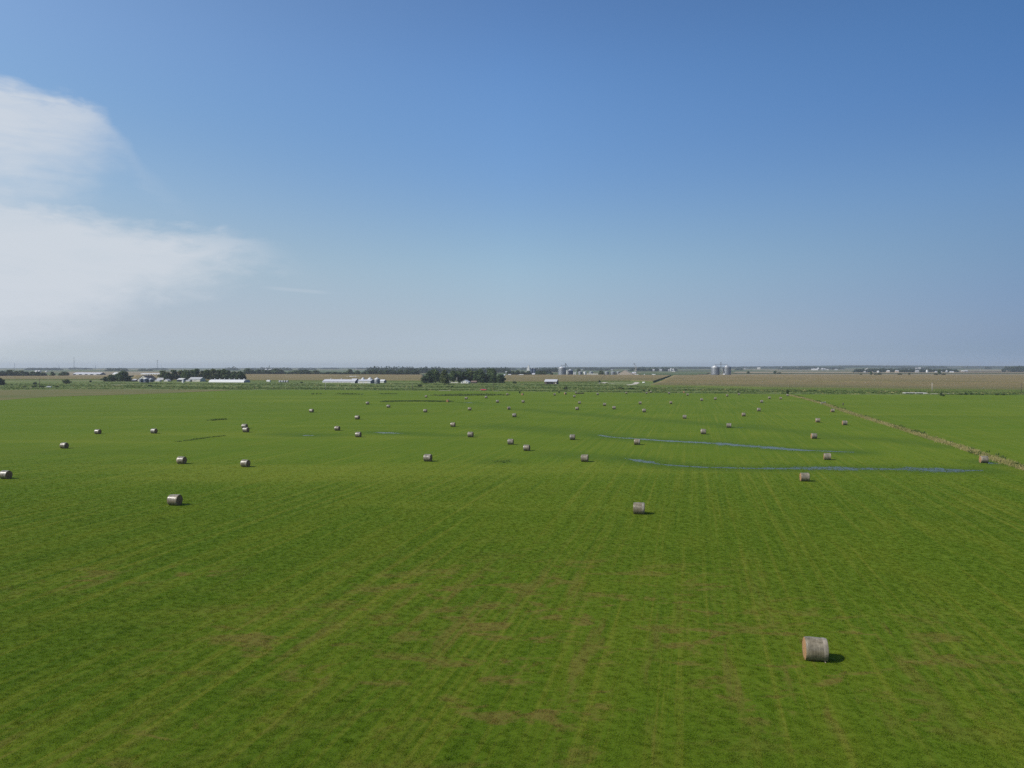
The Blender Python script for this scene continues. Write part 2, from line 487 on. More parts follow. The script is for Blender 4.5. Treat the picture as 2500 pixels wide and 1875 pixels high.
WET = [([G(*p) for p in pts], hw) for pts, hw in [([q[:2] for q in pd], 2.2 if k < 2 else 1.6) for k, pd in enumerate(PUDDLES)]] + [
    ([G(*p) for p in ((1210, 1040), (1290, 1046), (1380, 1053), (1470, 1063))], 4.0),
    ([G(*p) for p in ((985, 1058), (1060, 1062), (1120, 1064))], 2.0),
    ([G(*p) for p in ((700, 1060), (800, 1063))], 3.5),
    ([G(*p) for p in ((1285, 1000), (1400, 1010), (1600, 1025), (1740, 1036), (1850, 1040))], 2.6),
    ([G(*p) for p in ((1210, 1128), (1245, 1126))], 1.5),
    ([G(*p) for p in ((1360, 1108), (1440, 1115), (1530, 1120))], 2.5),
    ([G(*p) for p in ((2060, 1066), (2180, 1075), (2300, 1090))], 2.0),
    ([G(*p) for p in ((1830, 1043), (1960, 1055), (2050, 1068))], 2.6),
]
BARE = [(1300, 1600, 13, 17), (1330, 1720, 10, 8), (1160, 1530, 10, 9), (1420, 1500, 12, 22), (1700, 1570, 9, 10), (1790, 1680, 5, 4),
        (1990, 1640, 9, 6), (2000, 1720, 9, 5), (470, 1795, 6, 2.6), (210, 1415, 8, 4.5), (700, 1545, 9, 9), (450, 1405, 6, 4),
        (1100, 1450, 14, 12), (1560, 1460, 14, 12), (60, 1850, 8, 3), (900, 1640, 9, 4), (2100, 1580, 14, 10)]

# hay field: one sheet, finely cut near the camera, edge following the photograph
EDGE = [(-900, 985), (-300, 984), (0, 977), (120, 968.5), (310, 963), (400, 960), (560, 953), (700, 951.5), (1200, 955), (1550, 959), (1925, 962.6), (2200, 963.6), (2500, 963.8), (3400, 965)]
ex = np.array([p[0] for p in EDGE], float); ey = np.array([p[1] for p in EDGE], float)
nu, nv = 260, 300
us = np.linspace(-900, 3400, nu)
yb = np.interp(us, ex, ey)
V = np.zeros((nv, nu, 3))
for j in range(nv):
    t = j / (nv - 1)
    # distances spread geometrically from under the camera to the field edge
    for i in range(nu):
        Yfar = G(us[i], yb[i])[1]
        Y = 20.0 * ((Yfar + 30.0) / 20.0) ** t - 30.0
        s_ = (us[i] - CX) / 2150.0
        V[j, i] = ((us[i] - CX) / F_PX * max(Y, 6.0) + 130.0 * math.copysign(max(0.0, abs(s_) - 0.6), s_), Y, 0.004)
X, Y = V[..., 0], V[..., 1]
wet = np.zeros(X.shape)
for n_, (pts, hw) in enumerate(WET):
    d = seg_dist(X, Y, pts)
    wet = np.maximum(wet, (1.0 if n_ < len(PUDDLES) else 0.62) * np.clip(1.25 - d / (hw * 2.2 + 0.014 * Y), 0, 1))
bare = np.zeros(X.shape)
for x, y, rx, ry in BARE:
    c = G(x, y)
    bare = np.maximum(bare, np.exp(-(((X - c[0]) / rx) ** 2 + ((Y - c[1]) / ry) ** 2)))
idx = np.arange(nu * nv).reshape(nv, nu)
Fq = np.stack([idx[:-1, :-1], idx[:-1, 1:], idx[1:, 1:], idx[1:, :-1]], -1).reshape(-1, 4)

m_hay, nt, b = material('mown_hay_grass', 0.9)
P = nt.new('ShaderNodeNewGeometry').outputs['Position']
aw = nt.new('ShaderNodeAttribute', attribute_name='wet').outputs['Fac']
ab = nt.new('ShaderNodeAttribute', attribute_name='bare').outputs['Fac']
c, tuft, fine, stripe = grass_colour(nt, P, aw, ab)
nt.put(b.inputs['Base Color'], c)
b.inputs['Specular IOR Level'].default_value = 0.04
b.inputs['Sheen Weight'].default_value = 0.20
b.inputs['Sheen Roughness'].default_value = 0.45
b.inputs['Sheen Tint'].default_value = (0.75, 0.95, 0.12, 1)
h = nt.m('ADD', nt.m('MULTIPLY', tuft, 0.10), nt.m('MULTIPLY', fine, 0.055))
h = nt.m('ADD', h, nt.m('MULTIPLY', nt.noise(P, 0.9, 2, 0.5), 0.12))
bp = nt.new('ShaderNodeBump'); bp.inputs['Strength'].default_value = 0.8; bp.inputs['Distance'].default_value = 1.0
nt.put(bp.inputs['Height'], h); nt.put(b.inputs['Normal'], bp.outputs[0])
me = array_mesh('hay_field', V.reshape(-1, 3), Fq, m_hay)
for nm, arr in (('wet', wet), ('bare', bare)):
    at = me.attributes.new(nm, 'FLOAT', 'POINT'); at.data.foreach_set('value', arr.ravel().astype(np.float32))
tag(link('hay_field', me), kind='structure')

# water lying in the hollows: narrow sheets, broken up where grass stands through
m_wat, nt, b = material('standing_water', 0.07)
P = nt.new('ShaderNodeNewGeometry').outputs['Position']
b.inputs['Base Color'].default_value = (0.045, 0.050, 0.036, 1)
b.inputs['Specular IOR Level'].default_value = 0.5
bp = nt.new('ShaderNodeBump'); bp.inputs['Strength'].default_value = 0.09; bp.inputs['Distance'].default_value = 0.06
nt.put(bp.inputs['Height'], nt.noise(P, 1.5, 3, 0.6)); nt.put(b.inputs['Normal'], bp.outputs[0])
edge = nt.new('ShaderNodeAttribute', attribute_name='edge').outputs['Fac']
gap = nt.m('MULTIPLY_ADD', nt.noise(nt.scale(field_rows(nt, P), 0.5, 0.20, 1), 1.0, 4, 0.6), 1.5, nt.m('MULTIPLY', nt.noise(P, 0.07, 3, 0.6), 1.3))
cover = nt.step(nt.m('SUBTRACT', nt.m('ADD', edge, 0.86), gap), -0.15, 0.34, 0.0, 0.60)
tp = nt.new('ShaderNodeBsdfTransparent'); mx = nt.new('ShaderNodeMixShader')
nt.put(mx.inputs[0], cover)
nt.t.links.new(tp.outputs[0], mx.inputs[1]); nt.t.links.new(b.outputs[0], mx.inputs[2])
nt.t.links.new(mx.outputs[0], nt.t.nodes['Material Output'].inputs['Surface'])
for pd in PUDDLES:
    W = [G(*p[:2]) for p in pd]
    hw = pd[1][2]
    n = 60
    cum = [0.0]
    for a, c2 in zip(W[:-1], W[1:]):
        cum.append(cum[-1] + (c2 - a).length)
    s = np.linspace(0, cum[-1], n)
    px_ = np.interp(s, cum, [p[0] for p in W]); py_ = np.interp(s, cum, [p[1] for p in W])
    tx, ty = np.gradient(px_), np.gradient(py_)
    L = np.hypot(tx, ty); nx, ny = -ty / L, tx / L
    wv = 2.1 * np.interp(s, cum, [p[2] for p in pd]) * (0.9 + 0.22 * np.sin(s * 0.31 + hw * 9) + 0.14 * np.sin(s * 0.83 + 2 * hw))
    V2, E2 = [], []
    for k in range(-2, 3):
        V2.append(np.stack([px_ + nx * wv * k / 2, py_ + ny * wv * k / 2, np.full(n, 0.010)], 1)); E2.append(np.full(n, (0.95, 0.62, 0.0)[abs(k)]))
    V2 = np.concatenate(V2); E2 = np.concatenate(E2)
    id2 = np.arange(5 * n).reshape(5, n)
    F2 = np.stack([id2[:-1, :-1], id2[:-1, 1:], id2[1:, 1:], id2[1:, :-1]], -1).reshape(-1, 4)
    me = array_mesh('puddle', V2, F2, m_wat)
    e = me.attributes.new('edge', 'FLOAT', 'POINT'); e.data.foreach_set('value', E2.astype(np.float32))
    tag(link('puddle', me), kind='structure')

# the plain beyond: one sheet to the horizon, rising into low hills
m_gr, nt, b = material('plain_ground', 0.95)
b.inputs['Specular IOR Level'].default_value = 0.1
P = nt.new('ShaderNodeNewGeometry').outputs['Position']
x, y, z = nt.xyz(P)
rp = field_rows(nt, P)
vor = nt.new('ShaderNodeTexVoronoi', distance='CHEBYCHEV'); nt.put(vor.inputs['Vector'], nt.scale(rp, 1 / 900.0, 1 / 520.0, 0)); vor.inputs['Scale'].default_value = 1.0
cell = nt.xyz(vor.outputs['Color'])[0]
farm = nt.ramp(cell, [(0.0, (0.055, 0.085, 0.028)), (0.28, (0.075, 0.100, 0.034)), (0.45, (0.16, 0.135, 0.075)), (0.62, (0.10, 0.105, 0.045)), (0.8, (0.20, 0.165, 0.095)), (1.0, (0.05, 0.08, 0.03))], 'CONSTANT')
n1 = nt.noise(nt.scale(P, 0.004, 0.02, 1), 1.0, 4, 0.6)
farm = nt.mix(nt.m('MULTIPLY', nt.step(n1, 0.4, 0.7), 0.4), farm, (0.075, 0.088, 0.036))
# rough verge and ditch between the hay field and the corn
n2 = nt.noise(nt.scale(P, 0.011, 0.06, 1), 1.0, 5, 0.65, 0.6)
n3 = nt.noise(P, 0.16, 4, 0.65)
rough = nt.mix(nt.step(n2, 0.35, 0.62), (0.070, 0.108, 0.024), (0.125, 0.152, 0.044))
rough = nt.mix(nt.m('MULTIPLY', nt.step(n3, 0.52, 0.68), 0.55), rough, (0.185, 0.175, 0.070))
rough = nt.mix(nt.m('MULTIPLY', nt.step(n3, 0.45, 0.30), 0.6), rough, (0.045, 0.074, 0.018))
k = nt.step(y, 1120, 1320, smooth=True)
c = nt.mix(k, rough, farm)
# wooded tops of the far hills
wood = nt.noise(nt.scale(P, 0.0011, 0.0022, 0), 1.0, 4, 0.6)
c = nt.mix(nt.m('MULTIPLY', nt.step(wood, 0.38, 0.50), nt.step(z, 2.0, 9.0)), c, (0.022, 0.040, 0.018))
nt.put(b.inputs['Base Color'], c)
bp = nt.new('ShaderNodeBump'); bp.inputs['Strength'].default_value = 0.6; bp.inputs['Distance'].default_value = 1.5
nt.put(bp.inputs['Height'], n3); nt.put(b.inputs['Normal'], bp.outputs[0])

def hill_height(X, Y):
    """low hills along the skyline: height set from the skyline seen in the photograph"""
    a = np.array([-900, 0, 600, 1000, 1250, 1400, 1550, 1700, 1860, 1990, 2080, 2180, 2300, 2420, 2500, 3400], float)
    sk = np.array([899.2, 898.8, 898.6, 898.0, 897.6, 896.4, 895.8, 895.4, 894.6, 892.8, 891.6, 892.8, 893.4, 893.6, 893.4, 893.6], float)
    px_ = CX + F_PX * X / np.maximum(Y, 1.0)
    top = CAM_H - (np.interp(px_, a, sk) - HOR) * 10500.0 / F_PX
    t = np.clip((Y - 4200.0) / 6300.0, 0, 1)
    h = top * (t * t * (3 - 2 * t)) ** 1.5
    roll = 2.2 * np.sin(X / 640.0 + Y / 900.0) + 1.6 * np.sin(X / 270.0 - Y / 1300.0 + 1.0) + 1.0 * np.sin(X / 130.0 + 2.0)
    return np.maximum(0.0, h + roll * t * np.minimum(1, top / 14.0))
ys = np.concatenate([[-400, 0, 300, 600, 900, 1300, 2000, 3000, 3800], np.linspace(4200, 12500, 60)])
xs = np.concatenate([np.linspace(-13500, 13500, 300)])
XX, YY = np.meshgrid(xs, ys)
ZZ = hill_height(XX, YY)
idx = np.arange(XX.size).reshape(XX.shape)
Fq = np.stack([idx[:-1, :-1], idx[:-1, 1:], idx[1:, 1:], idx[1:, :-1]], -1).reshape(-1, 4)
me = array_mesh('ground', np.stack([XX, YY, ZZ], -1).reshape(-1, 3), Fq, m_gr)
me.polygons.foreach_set('use_smooth', np.ones(len(me.polygons), bool))
tag(link('ground', me), kind='structure')
def ground_z(x, y):
    return float(hill_height(np.array([x]), np.array([y]))[0])

# ------------------------------------------------------------------ strips, roads, crops
def sheet(name, pts, mat, z=0.004, kind='structure', label=None, cat=None):
    me = bpy.data.meshes.new(name)
    me.from_pydata([(p[0], p[1], z) for p in pts], [], [tuple(range(len(pts)))])
    me.materials.append(mat); me.update()
    return tag(link(name, me), label, cat, kind=kind)

def streaky(name, c0, c1, c2, sx=0.012, sy=0.12):
    m, nt, b = material(name, 0.95)
    b.inputs['Specular IOR Level'].default_value = 0.1
    P = nt.new('ShaderNodeNewGeometry').outputs['Position']
    n = nt.noise(nt.scale(P, sx, sy, 1), 1.0, 5, 0.62, 0.4)
    n2 = nt.noise(P, 0.8, 3, 0.6)
    c = nt.ramp(n, [(0.32, c0), (0.5, c1), (0.68, c2)])
    v = nt.m('MULTIPLY_ADD', n2, 0.7, 0.65)
    nt.put(b.inputs['Base Color'], nt.mix(1.0, c, nt.vec(v, v, v), 'MULTIPLY'))
    return m
m_stub = streaky('dry_mown_strip', (0.070, 0.095, 0.020), (0.108, 0.106, 0.034), (0.165, 0.125, 0.054))
pts = [G(x, y + 0.2) for x, y in ((-900, 985), (-300, 984), (0, 977), (120, 968.5), (310, 963), (400, 960), (560, 953))]
pts += [G(x, y) for x, y in ((560, 951.6), (440, 950.6), (300, 950.6), (130, 951), (0, 952.5), (-300, 955), (-900, 958))]
sheet('mown_strip', pts, m_stub)

def road(name, px, width, mat, z=0.05):
    W = [G(*p) for p in px]
    L, Rr = [], []
    for i, p in enumerate(W):
        a, c2 = W[max(0, i - 1)], W[min(len(W) - 1, i + 1)]
        t = (c2 - a).normalized(); nrm = Vector((-t.y, t.x, 0)) * width / 2
        L.append(p + nrm); Rr.append(p - nrm)
    vs = [tuple(v[:2]) + (z,) for v in L + Rr]
    n = len(W)
    me = bpy.data.meshes.new(name)
    me.from_pydata(vs, [], [(i, i + 1, n + i + 1, n + i) for i in range(n - 1)])
    me.materials.append(mat); me.update()
    return tag(link(name, me), kind='structure')
road('gravel_road', [(-200, 951.2), (0, 949.6), (40, 949), (70, 947.4), (90, 946.6), (112, 946.4)], 7.0, M['gravel'])
road('gravel_road', [(198, 942.9), (240, 941.6), (300, 938.8), (330, 938.2)], 4.0, M['gravel'])
road('gravel_road', [(1466, 936), (1480, 933.2), (1520, 933.0), (1551, 932.8), (1556, 934.5), (1548, 938), (1530, 940)], 7.0, M['gravel'])
road('gravel_road', [(1462, 934.8), (1500, 937.2), (1535, 937.0)], 5.0, M['gravel'])
road('gravel_road', [(1072, 953.8), (1100, 953.6)], 5.0, M['gravel'])
road('gravel_road', [(1204, 954.6), (1226, 954.4)], 4.0, M['gravel'])
road('gravel_road', [(2262, 961.2), (2380, 961.2), (2500, 961.6), (2700, 962)], 6.0, M['gravel'])

# corn: standing crop about 2.4 m high, tasselled tan tops and green walls
m_corn, nt, b = material('tasselled_corn', 0.95)
b.inputs['Specular IOR Level'].default_value = 0.1
g = nt.new('ShaderNodeNewGeometry')
P = g.outputs['Position']; px, py, pz = nt.xyz(P)
n = nt.noise(nt.scale(P, 0.006, 0.03, 0.6), 1.0, 5, 0.62, 0.3)
row = nt.noise(nt.scale(field_rows(nt, P), 0.9, 0.012, 0.6), 1.0, 3, 0.6)
top = nt.ramp(nt.m('ADD', nt.m('MULTIPLY', n, 0.8), nt.m('MULTIPLY', row, 0.25)), [(0.36, (0.128, 0.116, 0.042)), (0.54, (0.195, 0.148, 0.068)), (0.68, (0.240, 0.170, 0.086))])
leafy = nt.ramp(nt.noise(P, 1.3, 3, 0.6), [(0.3, (0.050, 0.078, 0.016)), (0.7, (0.110, 0.140, 0.036))])
k = nt.step(nt.m('ADD', pz, nt.m('MULTIPLY_ADD', nt.noise(P, 2.0, 2, 0.5), 0.5, -0.25)), 1.55, 2.25)
ag = nt.new('ShaderNodeAttribute', attribute_name='green').outputs['Fac']
top = nt.mix(nt.m('MULTIPLY', ag, 0.85), top, (0.085, 0.100, 0.036))
nt.put(b.inputs['Base Color'], nt.mix(k, leafy, top))
bp = nt.new('ShaderNodeBump'); bp.inputs['Strength'].default_value = 0.9; bp.inputs['Distance'].default_value = 1.2
nt.put(bp.inputs['Height'], nt.m('ADD', nt.noise(P, 0.9, 3, 0.7), nt.m('MULTIPLY', row, 0.6))); nt.put(b.inputs['Normal'], bp.outputs[0])

def corn(near, far, label, green=0.0, nx=110, ny=26, h=2.4):
    """crop block between a near and a far edge given as photograph positions"""
    na = np.array([p[0] for p in near], float); nb = np.array([p[1] for p in near], float)
    fa = np.array([p[0] for p in far], float); fb = np.array([p[1] for p in far], float)
    V, A = [], []
    for j in range(-1, ny + 1):
        t = min(max(j, 0), ny - 1) / (ny - 1)
        for i in range(-1, nx + 1):
            s = min(max(i, 0), nx - 1) / (nx - 1)
            xn = near[0][0] + s * (near[-1][0] - near[0][0]); xf = far[0][0] + s * (far[-1][0] - far[0][0])
            p0 = G(xn, float(np.interp(xn, na, nb))); p1 = G(xf, float(np.interp(xf, fa, fb)))
            p = p0.lerp(p1, t)
            side = j < 0 or j == ny or i < 0 or i == nx
            z = 0.0 if side else h + random.uniform(-0.22, 0.22)
            jit = 0.0 if side else 0.25
            V.append((p.x + random.uniform(-jit, jit), p.y + random.uniform(-jit, jit), z))
            A.append(green * (1 - t) ** 1.5)
            if side and j < 0:
                V[-1] = (V[-1][0], V[-1][1] - 2.5 - random.random() * 1.5, 0.0)
    w_ = nx + 2
    idx = np.arange(len(V)).reshape(ny + 2, w_)
    Fq = np.stack([idx[:-1, :-1], idx[:-1, 1:], idx[1:, 1:], idx[1:, :-1]], -1).reshape(-1, 4)
    me = array_mesh('corn_field', V, Fq, m_corn)
    at = me.attributes.new('green', 'FLOAT', 'POINT'); at.data.foreach_set('value', np.array(A, np.float32))
    return tag(link('corn_field', me), label, 'corn field', kind='stuff')
corn([(-600, 931), (0, 928.6), (250, 928)], [(-900, 920.5), (0, 919.6), (330, 919)], 'tan corn field below the dark hedgerow at far left', 0.5)
corn([(318, 931), (600, 931.3), (800, 931.5), (1034, 932.2)], [(330, 917.6), (600, 914.4), (830, 914.6), (1034, 915.8)], 'wide tan corn field behind the long white hog barn', 0.35)
corn([(1225, 934.4), (1400, 934.6), (1462, 934)], [(1236, 917), (1400, 916.6), (1480, 916.6)], 'tan corn field between the dark open shed and the grain elevator', 0.5)
corn([(1462, 932.2), (1540, 932.2), (1594, 934.4)], [(1480, 917), (1560, 917), (1638, 918)], 'tan corn field left of the slanting grass lane', 0.45)
corn([(1588, 944.0), (1700, 945.5), (1870, 949.6), (2180, 953.4), (2500, 956.4), (3300, 961)], [(1614, 934.5), (1870, 934.6), (2180, 938), (2500, 939.6), (3100, 942)], 'greenish corn field nearest the road on the right', 0.75, 160)
corn([(1616, 933.0), (1870, 933.4), (2180, 936.8), (2500, 938.4), (3100, 940.6)], [(1646, 917.8), (1870, 917.0), (2180, 917.0), (2500, 917.6), (3000, 919)], 'large tan corn field below the twin grain bins', 0.25, 160)

# strips of other fields seen edge-on farther out
m_ft = streaky('ripe_field', (0.165, 0.140, 0.082), (0.205, 0.170, 0.105), (0.235, 0.190, 0.125), 0.003, 0.02)
m_fg = streaky('green_field', (0.055, 0.080, 0.030), (0.070, 0.098, 0.036), (0.090, 0.112, 0.045), 0.003, 0.02)
m_fd = streaky('dark_field_edge', (0.030, 0.048, 0.018), (0.040, 0.058, 0.022), (0.055, 0.072, 0.028), 0.003, 0.02)
def strip(x0, x1, ynear, yfar, mat, z=0.3):
    p = [G(x0, ynear), G(x1, ynear), G(x1 - 6, yfar), G(x0 + 6, yfar)]
    sheet('field_strip', p, mat, z)
strip(1700, 2700, 916.4, 913.6, m_ft, 0.35)
strip(1785, 2700, 913.0, 911.6, m_fd, 0.35)
strip(1790, 2700, 911.2, 907.4, m_ft, 0.35)
strip(1560, 1730, 914.6, 909.0, m_fg, 0.35)
strip(1640, 1780, 906.0, 904.8, m_fd, 0.35)
strip(1785, 2140, 906.4, 904.2, m_fg, 0.35)
strip(1865, 2085, 905.0, 902.6, m_ft, 0.6)
strip(2335, 2700, 909.0, 904.6, m_ft, 0.35)
strip(1380, 1560, 908.8, 905.8, m_fg, 0.35)
strip(1250, 1600, 905.0, 903.4, m_fd, 0.35)
strip(610, 1000, 913.8, 903.5, m_fg, 0.35)
strip(150, 600, 918.6, 907.4, m_ft, 0.35)
strip(300, 610, 906.5, 902.2, m_fg, 0.5)
strip(-400, 300, 907.5, 901.4, m_fg, 0.5)

# ------------------------------------------------------------------ round bales
def wrap_material(name, lo, hi):
    m, nt, b = material(name, 0.42)
    P = nt.new('ShaderNodeTexCoord').outputs['Object']
    x, y, z = nt.xyz(P)
    ang = nt.m('ARCTAN2', z, y)
    info = nt.new('ShaderNodeObjectInfo').outputs['Random']
    cv = nt.vec(nt.m('MULTIPLY', x, 26.0), nt.m('MULTIPLY', ang, 0.9), nt.m('MULTIPLY', info, 20.0))
    line = nt.noise(cv, 1.0, 4, 0.65)                       # fine threads running round the bale
    blot = nt.noise(nt.vm('ADD', P, nt.vec(info, info, info)), 2.6, 5, 0.65, 0.5)
    c = nt.mix(nt.step(blot, 0.32, 0.70), lo, hi)
    c = nt.mix(1.0, c, nt.mix(info, (0.92, 0.95, 1.02), (1.06, 0.98, 0.86)), 'MULTIPLY')
    v = nt.m('MULTIPLY_ADD', line, 1.1, 0.45)
    c = nt.mix(1.0, c, nt.vec(v, v, v), 'MULTIPLY')
    nt.put(b.inputs['Base Color'], c)
    b.inputs['Specular IOR Level'].default_value = 0.55
    nt.put(b.inputs['Roughness'], nt.m('MULTIPLY_ADD', blot, 0.22, 0.22))
    bp = nt.new('ShaderNodeBump'); bp.inputs['Strength'].default_value = 0.55; bp.inputs['Distance'].default_value = 0.03
    nt.put(bp.inputs['Height'], nt.m('ADD', line, nt.m('MULTIPLY', blot, 1.4))); nt.put(b.inputs['Normal'], bp.outputs[0])
    return m
M['wrap'] = wrap_material('net_wrap', (0.112, 0.099, 0.068), (0.225, 0.202, 0.150))
M['band'] = wrap_material('net_wrap_edge', (0.17, 0.148, 0.110), (0.30, 0.265, 0.205))
m, nt, b = material('cut_hay_end', 0.95)
P = nt.new('ShaderNodeTexCoord').outputs['Object']
x, y, z = nt.xyz(P)
rad = nt.m('SQRT', nt.m('ADD', nt.m('MULTIPLY', y, y), nt.m('MULTIPLY', z, z)))
spiral = nt.m('ADD', rad, nt.m('MULTIPLY', nt.m('ARCTAN2', z, y), 0.012))
ring = nt.m('SINE', nt.m('ADD', nt.m('MULTIPLY', spiral, 62.0), nt.m('MULTIPLY', nt.noise(P, 4.0, 4, 0.7), 7.0)))
straw = nt.noise(P, 22.0, 4, 0.7)
f = nt.m('ADD', nt.m('MULTIPLY_ADD', ring, 0.14, 0.28), nt.m('MULTIPLY', straw, 0.5))
nt.put(b.inputs['Base Color'], nt.ramp(f, [(0.25, (0.11, 0.058, 0.024)), (0.55, (0.30, 0.165, 0.075)), (0.8, (0.42, 0.27, 0.14))]))
bp = nt.new('ShaderNodeBump'); bp.inputs['Strength'].default_value = 0.8; bp.inputs['Distance'].default_value = 0.06
nt.put(bp.inputs['Height'], f); nt.put(b.inputs['Normal'], bp.outputs[0])
M['hay_end'] = m

BR, BL = 0.86, 1.56                                        # radius and width of a bale
def bale_profile(seed, n=48, ns=15, wrinkle=0.012):
    """side surface as rings from left end to right end: slightly barrel-shaped, sagged flat underneath"""
    r = random.Random(seed)
    ph = [r.uniform(0, 6.28) for _ in range(6)]
    rings = []
    for i in range(ns):
        s = -1 + 2 * i / (ns - 1)
        base = BR * (1.0 - 0.030 * abs(s) ** 3 - (0.022 if abs(s) > 0.99 else 0)) + 0.010 * math.sin(3.1 * s + ph[0])
        ring = []
        for k in range(n):
            t = 2 * math.pi * k / n
            rr = base * (1 + wrinkle * (math.sin(2 * t + ph[1]) + 0.6 * math.sin(3 * t + ph[2] + 2 * s) + 0.35 * math.sin(7 * t + ph[3] + 3 * s)))
            yy, zz = rr * math.cos(t), rr * math.sin(t)
            zz = max(zz, -BR * 0.93) if zz < 0 else zz * 0.985
            if zz < -BR * 0.80:
                yy *= 1.03
            ring.append((s * BL / 2, yy, zz))
        rings.append(ring)
    return rings
def end_cap(ring, sx, depth):
    n = len(ring)
    cy = sum(p[1] for p in ring) / n; cz = sum(p[2] for p in ring) / n
    vs, fs = [], []
    levels = (0.985, 0.80, 0.55, 0.28)
    for li, q in enumerate(levels):
        bulge = depth * (1 - q * q)
        for p in ring:
            vs.append((p[0] - sx * 0.012 + sx * bulge + random.uniform(-0.008, 0.008), cy + (p[1] - cy) * q, cz + (p[2] - cz) * q))
    vs.append((ring[0][0] + sx * depth, cy, cz))
    for li in range(len(levels) - 1):
        for k in range(n):
            a, b2 = li * n + k, li * n + (k + 1) % n
            f = (a, b2, b2 + n, a + n)
            fs.append(f if sx < 0 else f[::-1])
    c = len(vs) - 1; o = (len(levels) - 1) * n
    for k in range(n):
        f = (o + k, o + (k + 1) % n, c)
        fs.append(f if sx < 0 else f[::-1])
    return vs, fs
def bale_parts(root, seed, band_side=1, n=48, tail=False):
    rings = bale_profile(seed, n)
    lift = BR * 0.93 - 0.015
    rings = [[(x, y, z + lift) for x, y, z in r_] for r_ in rings]
    ns = len(rings)
    mb = MB()
    vs = [p for r_ in rings for p in r_]
    fs = [(i * n + k, (i + 1) * n + k, (i + 1) * n + (k + 1) % n, i * n + (k + 1) % n) for i in range(ns - 1) for k in range(n)]
    mb.add(vs, fs, True)
    wrap = link('net_wrap', mb.mesh('net_wrap', M['wrap']), root)
    # overlapping edge of the wrap pulled over one shoulder
    e = MB(); m_ = 4
    vs = []
    for q in range(m_):
        i = (ns - 1 - q) if band_side > 0 else q
        for p in rings[i]:
            g_ = 1.012 if q < m_ - 1 else 1.004
            vs.append((p[0] + (0.006 * band_side if q == 0 else 0), p[1] * g_, lift + (p[2] - lift) * g_ if p[2] > 0.12 else p[2]))
    fs = [(q * n + k, q * n + (k + 1) % n, (q + 1) * n + (k + 1) % n, (q + 1) * n + k) for q in range(m_ - 1) for k in range(n)]
    if band_side < 0:
        fs = [f[::-1] for f in fs]
    e.add(vs, fs, True)
    link('wrap_edge', e.mesh('wrap_edge', M['band']), wrap)
    for sx, ring in ((-1, rings[0]), (1, rings[-1])):
        v, f = end_cap(ring, sx, 0.05)
        cap = MB().add([(x, y, z - lift) for x, y, z in v], f, True)
        link('end_face', cap.mesh('end_face', M['hay_end']), root, (0, 0, lift))
    if tail:
        t = MB()
        x0 = BL * 0.34
        for dx, yy, ln in ((0.0, -0.42, 0.26), (0.05, -0.40, 0.16)):
            t.add([(x0 + dx, yy, 0.14), (x0 + dx + 0.07, yy - 0.01, 0.14), (x0 + dx + 0.09, yy - ln, 0.03), (x0 + dx + 0.03, yy - ln - 0.02, 0.025)], [(0, 1, 2, 3)])
        link('loose_net', t.mesh('loose_net', M['band']), wrap)
    return root

BALE_GROUP = 'round hay bales lying in the mown field'
